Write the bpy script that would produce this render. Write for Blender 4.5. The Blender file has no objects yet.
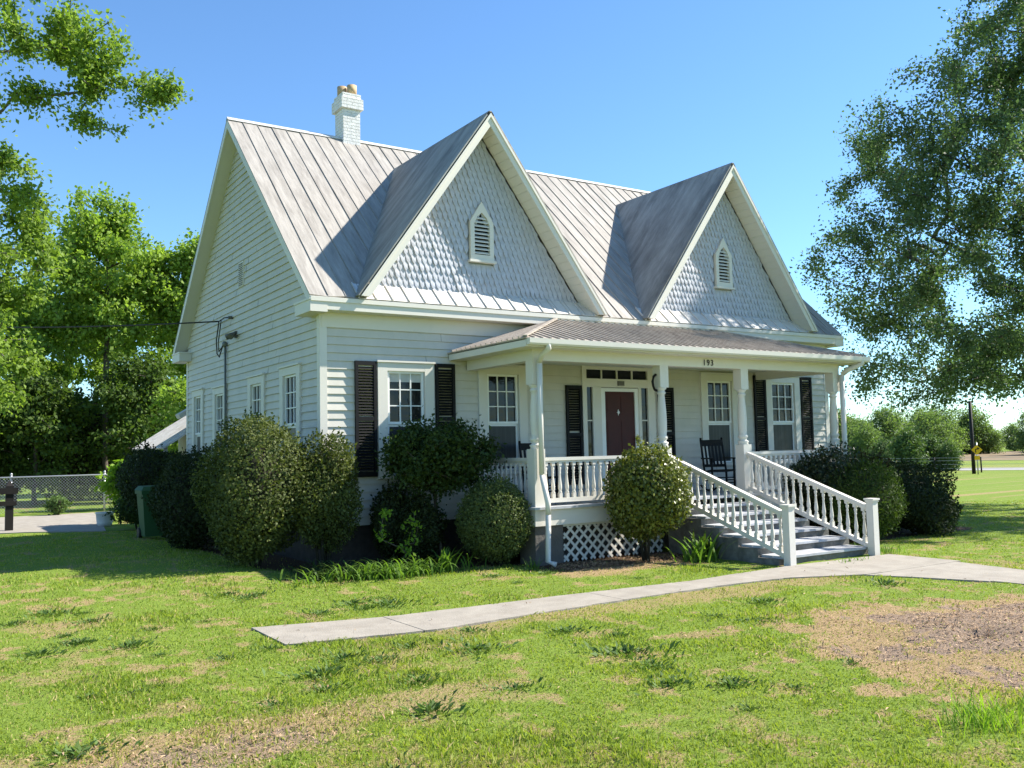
import bpy, math, random
import numpy as np
from mathutils import Vector, Matrix

# ------------------------------------------------------------------ set-up
SC = bpy.context.scene
COL = SC.collection
S = 1.2                       # one drawing unit is 1.2 m
R = math.radians

# camera
cam = bpy.data.objects.new('camera', bpy.data.cameras.new('camera'))
COL.objects.link(cam)
CX, CY, CH = -4.802, -12.339, 1.6
YAW, PITCH, ROLL, FPX = R(33.054), R(4.081), R(1.252), 917.93
fw = Vector((math.sin(YAW)*math.cos(PITCH), math.cos(YAW)*math.cos(PITCH), math.sin(PITCH)))
rt0 = Vector((math.cos(YAW), -math.sin(YAW), 0))
up0 = rt0.cross(fw)
rt = rt0*math.cos(ROLL) - up0*math.sin(ROLL)
up = rt0*math.sin(ROLL) + up0*math.cos(ROLL)
cam.matrix_world = Matrix(((rt.x, up.x, -fw.x, CX*S), (rt.y, up.y, -fw.y, CY*S),
                           (rt.z, up.z, -fw.z, CH*S), (0, 0, 0, 1)))
cam.data.sensor_width = 36
cam.data.lens = FPX/1024*36
cam.data.clip_start = 0.1
cam.data.clip_end = 3000
SC.camera = cam

# light
SUN_DIR = Vector((0.706, -0.215, 0.673)).normalized()
EL = math.asin(SUN_DIR.z)
AZ = math.atan2(SUN_DIR.x, SUN_DIR.y)
w = bpy.data.worlds.new('World')
SC.world = w
w.use_nodes = True
nt = w.node_tree
sky = nt.nodes.new('ShaderNodeTexSky')
sky.sky_type = 'NISHITA'
sky.sun_disc = False
sky.sun_elevation = EL
sky.sun_rotation = AZ
sky.air_density = 1.0
sky.dust_density = 0.0
sky.ozone_density = 1.2
tint = nt.nodes.new('ShaderNodeMix')
tint.data_type = 'RGBA'
tint.blend_type = 'MULTIPLY'
tint.inputs[0].default_value = 1.0
nt.links.new(sky.outputs[0], tint.inputs[6])
tint.inputs[7].default_value = (0.70, 0.97, 1.20, 1)      # the camera's clear azure
nt.links.new(tint.outputs[2], nt.nodes['Background'].inputs[0])
nt.nodes['Background'].inputs[1].default_value = 0.088
sl = bpy.data.lights.new('sun', 'SUN')
sl.energy = 5.0
sl.angle = R(0.53)
sl.color = (1.0, 0.94, 0.84)
sun = bpy.data.objects.new('sun', sl)
COL.objects.link(sun)
sun.rotation_euler = SUN_DIR.to_track_quat('Z', 'Y').to_euler()
sun.location = (0, 0, 60)
SC.view_settings.view_transform = 'Standard'
SC.view_settings.look = 'None'
SC.view_settings.gamma = 1
SC.view_settings.exposure = 1.2
SC.cycles.max_bounces = 6
SC.cycles.transparent_max_bounces = 8

# ------------------------------------------------------------------ materials
def mat(name, col, rough=0.6, var=0.12, scale=6.0, bump=0.0, bscale=40.0, spec=0.3, metal=0.0,
        dirt=None, damt=0.5, dscale=3.0, stretch=(1, 1, 1)):
    m = bpy.data.materials.new(name)
    m.use_nodes = True
    n = m.node_tree.nodes
    L = m.node_tree.links
    b = n['Principled BSDF']
    b.inputs['Roughness'].default_value = rough
    b.inputs['Specular IOR Level'].default_value = spec
    b.inputs['Metallic'].default_value = metal
    tc = n.new('ShaderNodeTexCoord')
    mp = n.new('ShaderNodeMapping')
    mp.inputs['Scale'].default_value = stretch
    L.new(tc.outputs['Object'], mp.inputs[0])
    nz = n.new('ShaderNodeTexNoise')
    nz.inputs['Scale'].default_value = scale
    nz.inputs['Detail'].default_value = 6
    nz.inputs['Roughness'].default_value = 0.65
    L.new(mp.outputs[0], nz.inputs['Vector'])
    cr = n.new('ShaderNodeValToRGB')
    a = [max(0, c*(1-var)) for c in col]
    z = [min(1, c*(1+var)) for c in col]
    cr.color_ramp.elements[0].position = 0.3
    cr.color_ramp.elements[1].position = 0.7
    cr.color_ramp.elements[0].color = (*a, 1)
    cr.color_ramp.elements[1].color = (*z, 1)
    L.new(nz.outputs['Fac'], cr.inputs[0])
    out = cr.outputs[0]
    if dirt:
        n2 = n.new('ShaderNodeTexNoise')
        n2.inputs['Scale'].default_value = dscale
        n2.inputs['Detail'].default_value = 8
        n2.inputs['Roughness'].default_value = 0.7
        L.new(mp.outputs[0], n2.inputs['Vector'])
        c2 = n.new('ShaderNodeValToRGB')
        c2.color_ramp.elements[0].position = 0.45
        c2.color_ramp.elements[1].position = 0.75
        c2.color_ramp.elements[0].color = (0, 0, 0, 1)
        c2.color_ramp.elements[1].color = (damt, damt, damt, 1)
        L.new(n2.outputs['Fac'], c2.inputs[0])
        mx = n.new('ShaderNodeMix')
        mx.data_type = 'RGBA'
        L.new(c2.outputs[0], mx.inputs[0])
        L.new(out, mx.inputs[6])
        mx.inputs[7].default_value = (*dirt, 1)
        out = mx.outputs[2]
    L.new(out, b.inputs['Base Color'])
    if bump:
        n3 = n.new('ShaderNodeTexNoise')
        n3.inputs['Scale'].default_value = bscale
        n3.inputs['Detail'].default_value = 4
        L.new(mp.outputs[0], n3.inputs['Vector'])
        bp = n.new('ShaderNodeBump')
        bp.inputs['Strength'].default_value = bump
        bp.inputs['Distance'].default_value = 0.02
        L.new(n3.outputs['Fac'], bp.inputs['Height'])
        L.new(bp.outputs[0], b.inputs['Normal'])
    return m

def leafmat(name, col, col2, trans=0.35, tcol=None, rough=0.6, spec=0.18, pscale=0.8):
    m = bpy.data.materials.new(name)
    m.use_nodes = True
    n = m.node_tree.nodes
    L = m.node_tree.links
    b = n['Principled BSDF']
    b.inputs['Roughness'].default_value = rough
    b.inputs['Specular IOR Level'].default_value = spec
    g = n.new('ShaderNodeNewGeometry')
    tc = n.new('ShaderNodeTexCoord')
    nz = n.new('ShaderNodeTexNoise')
    nz.inputs['Scale'].default_value = pscale
    nz.inputs['Detail'].default_value = 3
    L.new(tc.outputs['Object'], nz.inputs['Vector'])
    ad = n.new('ShaderNodeMath')
    ad.operation = 'MULTIPLY_ADD'
    L.new(g.outputs['Random Per Island'], ad.inputs[0])
    ad.inputs[1].default_value = 0.6
    sb = n.new('ShaderNodeMath')
    sb.operation = 'SUBTRACT'
    L.new(nz.outputs['Fac'], sb.inputs[0])
    sb.inputs[1].default_value = 0.3
    L.new(sb.outputs[0], ad.inputs[2])
    mx = n.new('ShaderNodeMix')
    mx.data_type = 'RGBA'
    L.new(ad.outputs[0], mx.inputs[0])
    mx.inputs[6].default_value = (*col, 1)
    mx.inputs[7].default_value = (*col2, 1)
    L.new(mx.outputs[2], b.inputs['Base Color'])
    t = n.new('ShaderNodeBsdfTranslucent')
    tm = n.new('ShaderNodeMix')
    tm.data_type = 'RGBA'
    tm.blend_type = 'MULTIPLY'
    tm.inputs[0].default_value = 1
    L.new(mx.outputs[2], tm.inputs[6])
    tm.inputs[7].default_value = (*(tcol or (1.5, 1.6, 0.7)), 1)
    tm.clamp_result = False
    L.new(tm.outputs[2], t.inputs[0])
    ms = n.new('ShaderNodeMixShader')
    ms.inputs[0].default_value = trans
    L.new(b.outputs[0], ms.inputs[1])
    L.new(t.outputs[0], ms.inputs[2])
    L.new(ms.outputs[0], n['Material Output'].inputs[0])
    return m

M = {}
M['siding'] = mat('siding paint', (0.565, 0.535, 0.475), 0.55, 0.05, 2.0, dirt=(0.45, 0.45, 0.38), damt=0.6, dscale=2.2, stretch=(1, 1, .6))
M['trim'] = mat('white trim paint', (0.68, 0.645, 0.575), 0.5, 0.05, 5.0, dirt=(0.5, 0.48, 0.4), damt=0.3, dscale=5)
M['sash'] = mat('sash paint', (0.80, 0.80, 0.77), 0.4, 0.03)
M['shingle'] = mat('shingle paint', (0.44, 0.455, 0.51), 0.65, 0.16, 9.0, dirt=(0.42, 0.38, 0.33), damt=0.35, dscale=4)
M['roof'] = mat('weathered roof metal', (0.355, 0.33, 0.295), 0.6, 0.16, 4.0, spec=0.2,
                dirt=(0.17, 0.15, 0.13), damt=0.8, dscale=2.2, bump=0.25, bscale=6, stretch=(3.2, .45, .45))
M['roofclean'] = mat('light roof metal', (0.62, 0.60, 0.57), 0.45, 0.10, 5.0, spec=0.45, metal=0.1, dirt=(0.35, 0.3, 0.26), damt=0.5, dscale=4)
M['roofshade'] = mat('shaded lichen roof metal', (0.28, 0.285, 0.265), 0.6, 0.25, 3.0, spec=0.25,
                    dirt=(0.085, 0.085, 0.08), damt=1.0, dscale=1.1, stretch=(.5, 1.8, .5), bump=0.25, bscale=7)  # darker grey base paints the left slopes' shade; the blotches are lichen stain
M['porchroof'] = mat('rusty porch roof metal', (0.40, 0.35, 0.295), 0.55, 0.2, 5.0, dirt=(0.19, 0.15, 0.125), damt=0.8, dscale=3.2, stretch=(3, .6, .6))
M['brickwhite'] = mat('whitewashed brick', (0.74, 0.72, 0.70), 0.8, 0.10, 9.0, bump=0.3, bscale=22, dirt=(0.5, 0.45, 0.4), damt=0.4)
M['terracotta'] = mat('terracotta', (0.52, 0.36, 0.2), 0.75, 0.2, 9.0, dirt=(.25, .16, .1))
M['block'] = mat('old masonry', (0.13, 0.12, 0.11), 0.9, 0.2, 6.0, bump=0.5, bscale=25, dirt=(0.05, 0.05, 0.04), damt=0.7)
M['black'] = mat('black shutter paint', (0.008, 0.008, 0.009), 0.6, 0.3, 12.0, spec=0.2)
M['door'] = mat('oxblood door paint', (0.055, 0.0075, 0.006), 0.5, 0.15)
M['tread'] = mat('grey floor paint', (0.42, 0.43, 0.45), 0.6, 0.15, 5, dirt=(0.25, 0.25, 0.24), damt=0.6)
M['glass'] = mat('window glass', (0.010, 0.011, 0.012), 0.04, 0.1, bump=.25, bscale=5, spec=0.3)
M['screen'] = mat('insect screen', (0.026, 0.029, 0.033), 0.3, 0.6, 1.0, spec=0.25, stretch=(28, 28, .6))  # vertical streaks put the shading of curtain folds into the colour
M['blind'] = mat('roller blind', (0.5, 0.5, 0.46), 0.7)
M['galv'] = mat('galvanised steel', (0.42, 0.43, 0.44), 0.4, 0.1, metal=0.6)
M['conduit'] = mat('dull conduit', (0.16, 0.17, 0.16), 0.5, 0.1, metal=0.3)
M['cable'] = mat('cable rubber', (0.02, 0.02, 0.02), 0.6)
M['chairblack'] = mat('black chair paint', (0.007, 0.007, 0.007), 0.5, spec=0.2)
M['bin'] = mat('green plastic', (0.03, 0.085, 0.03), 0.6, 0.1, spec=0.2)
M['darkpost'] = mat('dark stained timber', (0.012, 0.010, 0.009), 0.7, 0.2)
M['concrete'] = mat('concrete', (0.31, 0.28, 0.235), 0.9, 0.14, 3.0, bump=0.35, bscale=60, dirt=(0.22, 0.19, 0.155), damt=0.7, dscale=2.4)
M['asphalt'] = mat('worn asphalt', (0.30, 0.29, 0.28), 0.9, 0.1)
M['soil'] = mat('mulch', (0.10, 0.07, 0.048), 0.95, 0.5, 22.0, bump=1.0, bscale=70, dirt=(0.28, 0.19, 0.11), damt=0.8, dscale=18)
M['bark'] = mat('bark', (0.085, 0.07, 0.055), 0.9, 0.3, 10, bump=0.6, bscale=30)
M['twigs_and_shade'] = mat('shrub twigs', (0.028, 0.026, 0.016), 0.95, 0.4, 14)  # stem brown, dark enough to serve as painted shade inside the bushes
M['barkgrey'] = mat('grey bark', (0.13, 0.12, 0.105), 0.9, 0.3, 10, bump=0.6, bscale=30)
M['yellow'] = mat('sign yellow', (0.75, 0.42, 0.01), 0.45, 0.04)
M['signblack'] = mat('sign black', (0.01, 0.01, 0.01), 0.5)
M['plaque'] = mat('grey plaque', (0.12, 0.115, 0.1), 0.5)
M['pot'] = mat('white pot', (0.62, 0.62, 0.6), 0.7, 0.1)
M['brass'] = mat('dull brass', (0.3, 0.26, 0.18), 0.35, metal=0.6)

M['leaf_near'] = leafmat('bright oak leaves', (0.11, 0.18, 0.03), (0.24, 0.34, 0.07), 0.42)
M['leaf_mid'] = leafmat('spring green leaves', (0.12, 0.20, 0.032), (0.27, 0.38, 0.075), 0.45, pscale=.5)
M['leaf_dark'] = leafmat('shade tree leaves', (0.04, 0.075, 0.018), (0.11, 0.17, 0.035), 0.35, pscale=.5)
M['leaf_right'] = leafmat('grey green poplar leaves', (0.06, 0.10, 0.04), (0.155, 0.205, 0.095), 0.36, (1.25, 1.6, .8), spec=0.3, pscale=.6)
M['leaf_far'] = leafmat('distant leaves', (0.09, 0.145, 0.05), (0.2, 0.28, 0.10), 0.4, pscale=.25)
M['leaf_cedar'] = leafmat('cedar foliage', (0.06, 0.11, 0.035), (0.13, 0.20, 0.065), 0.2)
M['bush_olive'] = leafmat('boxleaf holly leaves', (0.042, 0.064, 0.017), (0.13, 0.152, 0.04), 0.22, pscale=2)
M['bush_grey'] = leafmat('small clipped leaves', (0.06, 0.09, 0.028), (0.155, 0.185, 0.06), 0.22, pscale=3)
M['bush_dark'] = leafmat('dark clipped leaves', (0.016, 0.027, 0.009), (0.045, 0.06, 0.018), 0.18, pscale=2)
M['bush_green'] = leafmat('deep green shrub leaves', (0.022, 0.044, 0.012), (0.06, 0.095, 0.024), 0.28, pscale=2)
M['bush_shiny'] = leafmat('glossy photinia leaves', (0.045, 0.075, 0.016), (0.21, 0.22, 0.035), 0.22, rough=0.42, spec=0.4, pscale=3)
M['bush_shinydark'] = leafmat('glossy dark leaves', (0.014, 0.026, 0.01), (0.04, 0.06, 0.02), 0.15, rough=0.4, spec=0.4, pscale=2)
M['bush_rust'] = leafmat('rusty leaves', (0.022, 0.035, 0.010), (0.085, 0.055, 0.02), 0.2, pscale=4)
M['bush_feather'] = leafmat('feathery green leaves', (0.03, 0.06, 0.014), (0.085, 0.13, 0.025), 0.3, pscale=2)
M['lily'] = leafmat('strap leaves', (0.075, 0.15, 0.025), (0.15, 0.25, 0.04), 0.4, pscale=4)
M['weed'] = leafmat('weed leaves', (0.06, 0.115, 0.03), (0.13, 0.20, 0.055), 0.25, pscale=4)
M['lime'] = leafmat('lime leaves', (0.13, 0.24, 0.02), (0.24, 0.36, 0.04), 0.45)

# ------------------------------------------------------------------ building helpers
ORG = {}

def link(o, parent=None):
    COL.objects.link(o)
    if parent is not None:
        o.parent = parent
    return o

def tag(o, label=None, cat=None, group=None, kind=None):
    if label: o['label'] = label
    if cat: o['category'] = cat
    if group: o['group'] = group
    if kind: o['kind'] = kind
    return o

def thing(name, label, cat, loc=(0, 0, 0), group=None):
    o = bpy.data.objects.new(name, None)
    o.empty_display_size = 0.2
    o.location = Vector(loc)*S
    ORG[o.name] = Vector(loc)
    link(o)
    return tag(o, label, cat, group)

def put(name, me, m, parent=None, loc=None):
    """link a mesh whose vertices are in drawing units, world placed"""
    o = bpy.data.objects.new(name, me)
    if m is not None:
        me.materials.append(m)
    if parent is not None:
        org = ORG[parent.name]
    else:
        org = Vector(loc) if loc is not None else Vector((0, 0, 0))
        o.location = org*S
    ORG[o.name] = org
    n = len(me.vertices)
    co = np.empty(n*3, np.float32)
    me.vertices.foreach_get('co', co)
    co = (co.reshape(-1, 3) - np.array(org, np.float32))*S
    me.vertices.foreach_set('co', co.ravel())
    me.update()
    return link(o, parent)

class MB:
    def __init__(s):
        s.v = []
        s.f = []
        s.sm = []
    def add(s, vs, fs, smooth=False):
        k = len(s.v)
        s.v += [tuple(a) for a in vs]
        s.f += [tuple(i+k for i in f) for f in fs]
        s.sm += [smooth]*len(fs)
        return s
    def hexa(s, c):
        return s.add(c, [(0, 3, 2, 1), (4, 5, 6, 7), (0, 1, 5, 4), (1, 2, 6, 5), (2, 3, 7, 6), (3, 0, 4, 7)])
    def box(s, x0, x1, y0, y1, z0, z1):
        return s.hexa([(x0, y0, z0), (x1, y0, z0), (x1, y1, z0), (x0, y1, z0),
                       (x0, y0, z1), (x1, y0, z1), (x1, y1, z1), (x0, y1, z1)])
    def mbox(s, P, a0, a1, z0, z1, o0, o1):
        return s.hexa([P(a0, z0, o0), P(a1, z0, o0), P(a1, z0, o1), P(a0, z0, o1),
                       P(a0, z1, o0), P(a1, z1, o0), P(a1, z1, o1), P(a0, z1, o1)])
    def slab(s, pts, th):
        """polygon given in order, thickened along minus its normal"""
        p = [Vector(a) for a in pts]
        n = (p[1]-p[0]).cross(p[2]-p[0]).normalized()
        q = [a - n*th for a in p]
        k = len(p)
        fs = [tuple(range(k)), tuple(range(2*k-1, k-1, -1))]
        fs += [(i, i+k, (i+1) % k + k, (i+1) % k) for i in range(k)]
        return s.add(p+q, fs)
    def bar(s, a, b, wd, ht, upv=(0, 0, 1)):
        a = Vector(a); b = Vector(b)
        d = (b-a).normalized()
        x = d.cross(Vector(upv))
        if x.length < 1e-4: x = d.cross(Vector((0, 1, 0)))
        x = x.normalized()*wd/2
        y = x.cross(d).normalized()*ht/2
        return s.hexa([a-x-y, a+x-y, b+x-y, b-x-y, a-x+y, a+x+y, b+x+y, b-x+y])
    def tube(s, pts, r, n=8, cap=True):
        pts = [Vector(p) for p in pts]
        rs = r if isinstance(r, (list, tuple)) else [r]*len(pts)
        vs = []
        ref = Vector((0.31, 0.17, 0.93))
        for i, p in enumerate(pts):
            d = (pts[min(i+1, len(pts)-1)] - pts[max(i-1, 0)]).normalized()
            x = d.cross(ref)
            if x.length < 1e-3: x = d.cross(Vector((1, 0, 0)))
            x.normalize()
            y = d.cross(x)
            for k in range(n):
                a = 2*math.pi*k/n
                vs.append(p + (x*math.cos(a) + y*math.sin(a))*rs[i])
        fs = []
        for i in range(len(pts)-1):
            for k in range(n):
                fs.append((i*n+k, i*n+(k+1) % n, (i+1)*n+(k+1) % n, (i+1)*n+k))
        s.add(vs, fs, True)
        if cap:
            k = len(s.v) - len(vs)
            s.f += [tuple(k+i for i in range(n-1, -1, -1)), tuple(k+(len(pts)-1)*n+i for i in range(n))]
            s.sm += [False, False]
        return s
    def lathe(s, prof, c, n=12):
        vs = []
        for r, z in prof:
            for k in range(n):
                a = 2*math.pi*k/n
                vs.append((c[0]+r*math.cos(a), c[1]+r*math.sin(a), c[2]+z))
        fs = []
        for i in range(len(prof)-1):
            for k in range(n):
                fs.append((i*n+k, i*n+(k+1) % n, (i+1)*n+(k+1) % n, (i+1)*n+k))
        s.add(vs, fs, True)
        k = len(s.v) - len(vs)
        s.f += [tuple(k+i for i in range(n-1, -1, -1)), tuple(k+(len(prof)-1)*n+i for i in range(n))]
        s.sm += [False, False]
        return s
    def mesh(s, name):
        me = bpy.data.meshes.new(name)
        me.from_pydata(s.v, [], s.f)
        me.polygons.foreach_set('use_smooth', s.sm)
        me.update()
        return me
    def build(s, name, m, parent=None, loc=None):
        return put(name, s.mesh(name), m, parent, loc)

def quads_mesh(name, V):
    """V (N,4,3) -> mesh of separate quads"""
    N = len(V)
    me = bpy.data.meshes.new(name)
    me.vertices.add(N*4)
    me.vertices.foreach_set('co', np.ascontiguousarray(V, np.float32).ravel())
    me.loops.add(N*4)
    me.loops.foreach_set('vertex_index', np.arange(N*4, dtype=np.int32))
    me.polygons.add(N)
    me.polygons.foreach_set('loop_start', np.arange(0, N*4, 4, dtype=np.int32))
    me.update(calc_edges=True)
    return me

def norm(a):
    return a/np.maximum(np.linalg.norm(a, axis=-1, keepdims=True), 1e-9)

def leaf_quads(P, D, L, W, rng, up=0.5, nb=None):
    """diamond leaves at P, pointing along D (N,3), lengths L, width ratio W"""
    N = len(P)
    D = norm(D)
    nrm = rng.normal(size=(N, 3))
    nrm[:, 2] += up*2
    if nb is not None:
        nrm = nrm*.45 + nb
    side = norm(np.cross(D, nrm))
    nn = np.cross(side, D)
    L = L[:, None]
    V = np.empty((N, 4, 3))
    V[:, 0] = P
    V[:, 1] = P + D*L*0.5 + side*L*W + nn*L*0.10
    V[:, 2] = P + D*L - nn*L*0.05
    V[:, 3] = P + D*L*0.5 - side*L*W + nn*L*0.10
    return V

# value noise for ground patches
_rs = np.random.RandomState(5)
_lat = _rs.rand(256, 256)
def vnoise(x, y):
    xi = np.floor(x).astype(int); yi = np.floor(y).astype(int)
    fx = x-xi; fy = y-yi
    fx = fx*fx*(3-2*fx); fy = fy*fy*(3-2*fy)
    a = _lat[xi % 256, yi % 256]; b = _lat[(xi+1) % 256, yi % 256]
    c = _lat[xi % 256, (yi+1) % 256]; d = _lat[(xi+1) % 256, (yi+1) % 256]
    return (a*(1-fx)+b*fx)*(1-fy) + (c*(1-fx)+d*fx)*fy
def fbm(x, y, o=4):
    s = 0; amp = 0.5; tot = 0
    for i in range(o):
        s = s + amp*vnoise(x*2**i + 17*i, y*2**i + 31*i); tot += amp; amp *= .5
    return s/tot
def sst(a, b, x):
    t = np.clip((x-a)/(b-a), 0, 1)
    return t*t*(3-2*t)

# ------------------------------------------------------------------ ground
def gz(x, y):
    x = np.asarray(x, float); y = np.asarray(y, float)
    h = 0.20*sst(-3.5, 1.0, y)*sst(0.6, -2.0, x)*sst(9.5, 6.5, y)
    m = np.hypot((x-2.75)/1.5, (y+8.3)/1.15)
    h = h + 0.10*sst(1.1, 0.1, m)*(0.6+0.8*fbm(x*3, y*3))
    hole = np.hypot((x-2.25)/.16, (y+8.12)/.12)
    h = h - 0.12*sst(1.2, 0.2, hole)
    return h
def bare(x, y):
    n = fbm(x*1.7+3, y*1.7+9)*.6+fbm(x*8+1, y*8+2, 3)*.4
    m = np.hypot((x-2.95)/1.75, (y+8.25)/1.25)
    b = sst(1.1, 0.8, m + (n-.5)*1.9)
    m2 = np.hypot((x+3.5)/0.85, (y+7.2)/0.36)
    b = np.maximum(b, sst(1.2, 0.75, m2 + (n-.5)*1.6)*0.55)
    return b
def dry(x, y):
    n = fbm(x*0.9+1.3, y*0.9+4.1, 5)
    n2 = fbm(x*2.6+7, y*2.6+2, 4)
    n3 = fbm(x*9+4, y*9+8, 3)
    n2 = n2*.65+n3*.35
    d = sst(0.55, 0.66, n*0.5+n2*0.3+n3*.2)*0.5
    n4 = fbm(x*4.5+14, y*4.5+3, 4)
    d = np.maximum(d, sst(.57, .66, n4)*.55)
    m = np.hypot((x-2.8)/2.25, (y+8.15)/1.6)
    d = np.maximum(d, sst(1.15, 0.75, m + (n2-.5)*1.9)*0.85)
    m2 = np.hypot((x+3.3)/1.1, (y+7.0)/0.5)
    d = np.maximum(d, sst(1.2, 0.6, m2 + (n2-.5)*1.2)*0.65)
    d = np.maximum(d, sst(0.55, 0.1, np.abs(y+5.05) + (n2-.5)*.9)*sst(-1.6, -.8, x)*sst(5.4, 4.6, x)*0.55)
    m3 = np.hypot((x-3.2)/1.6, (y+2.75)/0.55)
    d = np.maximum(d, sst(1.2, 0.5, m3 + (n2-.5)*1.4)*0.7)
    m4 = np.hypot((x+1.9)/0.8, (y+6.9)/0.3)
    d = np.maximum(d, sst(1.2, 0.6, m4 + (n2-.5)*1.0)*0.55)
    return np.maximum(d, bare(x, y))
def bed(x, y):
    """mulch bed along the house"""
    n = fbm(x*1.3, y*1.3)-.5
    front = sst(-1.55, -1.3, y+n*.5)*sst(2.4, 2.2, x)*sst(-.9, -.5, x+n*.5)
    lat = sst(-2.65, -2.45, y+n*.6)*sst(2.1, 2.3, x)*sst(4.9, 4.7, x)*0.8
    left = sst(-1.1, -.8, x+n*.5)*sst(.1, 0, x)*sst(-.8, -.2, y)
    right = sst(-3.0, -2.8, y+n*.5)*sst(7.0, 7.2, x)*sst(11.6, 11.2, x)
    return np.clip(np.maximum.reduce([front, lat, left, right])*sst(8.8, 8.4, y), 0, 1)

def axis(segs):
    out = []
    for a, b, st in segs:
        out.append(np.arange(a, b, st))
    return np.concatenate(out + [[segs[-1][1]]])
gx = axis([(-900, -100, 100), (-100, -20, 8), (-20, -8, 0.8), (-8, 9, 0.07), (9, 20, 0.4), (20, 100, 8), (100, 900, 100)])
gy = axis([(-500, -100, 100), (-100, -20, 8), (-20, -11, .6), (-11, 0, 0.07), (0, 22, 0.35), (22, 100, 8), (100, 900, 100)])
X, Y = np.meshgrid(gx, gy, indexing='xy')
Z = gz(X, Y)
near = (X > -9) & (X < 10) & (Y > -12) & (Y < 3)
Z = Z + np.where(near, (fbm(X*4, Y*4)-.5)*0.03 + (fbm(X*14, Y*14, 2)-.5)*0.035*bare(X, Y), 0)
ny, nx = X.shape
me = bpy.data.meshes.new('lawn')
me.vertices.add(nx*ny)
me.vertices.foreach_set('co', np.stack([X, Y, Z], -1).astype(np.float32).ravel())
idx = np.arange(nx*ny).reshape(ny, nx)
q = np.stack([idx[:-1, :-1], idx[:-1, 1:], idx[1:, 1:], idx[1:, :-1]], -1).reshape(-1)
nq = len(q)//4
me.loops.add(nq*4)
me.loops.foreach_set('vertex_index', q.astype(np.int32))
me.polygons.add(nq)
me.polygons.foreach_set('loop_start', np.arange(0, nq*4, 4, dtype=np.int32))
me.polygons.foreach_set('use_smooth', np.ones(nq, bool))
me.update(calc_edges=True)
nearmask = (np.hypot(X, Y) < 30)
for nm, arr in (('dry', np.where(nearmask, dry(X, Y), np.where(X > 14, .1+.45*fbm(X*.12, Y*.12), .15))), ('bare', bare(X, Y)), ('bed', bed(X, Y))):
    at = me.attributes.new(nm, 'FLOAT', 'POINT')
    at.data.foreach_set('value', arr.astype(np.float32).ravel())

def ground_mat():
    m = bpy.data.materials.new('lawn ground')
    m.use_nodes = True
    n = m.node_tree.nodes; L = m.node_tree.links
    b = n['Principled BSDF']
    b.inputs['Roughness'].default_value = 0.95
    b.inputs['Specular IOR Level'].default_value = 0.1
    tc = n.new('ShaderNodeTexCoord')
    def noise(sc, det=6):
        a = n.new('ShaderNodeTexNoise'); a.inputs['Scale'].default_value = sc
        a.inputs['Detail'].default_value = det; a.inputs['Roughness'].default_value = .7
        L.new(tc.outputs['Object'], a.inputs['Vector']); return a.outputs['Fac']
    def ramp(f, p0, c0, p1, c1):
        r = n.new('ShaderNodeValToRGB'); L.new(f, r.inputs[0])
        e = r.color_ramp.elements
        e[0].position = p0; e[1].position = p1; e[0].color = (*c0, 1); e[1].color = (*c1, 1)
        return r.outputs[0]
    def mix(f, a, c):
        x = n.new('ShaderNodeMix'); x.data_type = 'RGBA'
        L.new(f, x.inputs[0]); L.new(a, x.inputs[6]); L.new(c, x.inputs[7]); return x.outputs[2]
    def attr(nm):
        # ragged edge: the mask is broken up by fine noise
        a = n.new('ShaderNodeAttribute'); a.attribute_name = nm
        f = n.new('ShaderNodeMath'); f.operation = 'MULTIPLY_ADD'
        L.new(noise(26, 5), f.inputs[0]); f.inputs[1].default_value = 1.1; f.inputs[2].default_value = -.55
        g = n.new('ShaderNodeMath'); g.operation = 'ADD'
        L.new(a.outputs['Fac'], g.inputs[0]); L.new(f.outputs[0], g.inputs[1])
        r = n.new('ShaderNodeMapRange'); r.inputs[1].default_value = .32; r.inputs[2].default_value = .62
        L.new(g.outputs[0], r.inputs[0])
        return r.outputs[0]
    fine = noise(45); fine2 = noise(90, 3); mid = noise(0.35, 8)
    green = mix(mid, ramp(fine, .3, (0.08, 0.135, 0.022), .7, (0.20, 0.29, 0.04)),
                ramp(fine, .3, (0.11, 0.165, 0.028), .7, (0.26, 0.33, 0.055)))
    tan = ramp(fine2, .3, (0.17, 0.115, 0.055), .7, (0.46, 0.335, 0.18))
    soil = ramp(fine2, .32, (0.09, 0.062, 0.045), .68, (0.40, 0.30, 0.22))
    mul = ramp(fine2, .3, (0.035, 0.024, 0.016), .7, (0.16, 0.10, 0.06))
    c = mix(attr('dry'), green, tan)
    c = mix(attr('bare'), c, soil)
    c = mix(attr('bed'), c, mul)
    L.new(c, b.inputs['Base Color'])
    bp = n.new('ShaderNodeBump'); bp.inputs['Strength'].default_value = .8; bp.inputs['Distance'].default_value = .03
    L.new(fine, bp.inputs['Height']); L.new(bp.outputs[0], b.inputs['Normal'])
    return m
tag(put('lawn', me, ground_mat()), kind='structure')

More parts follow.
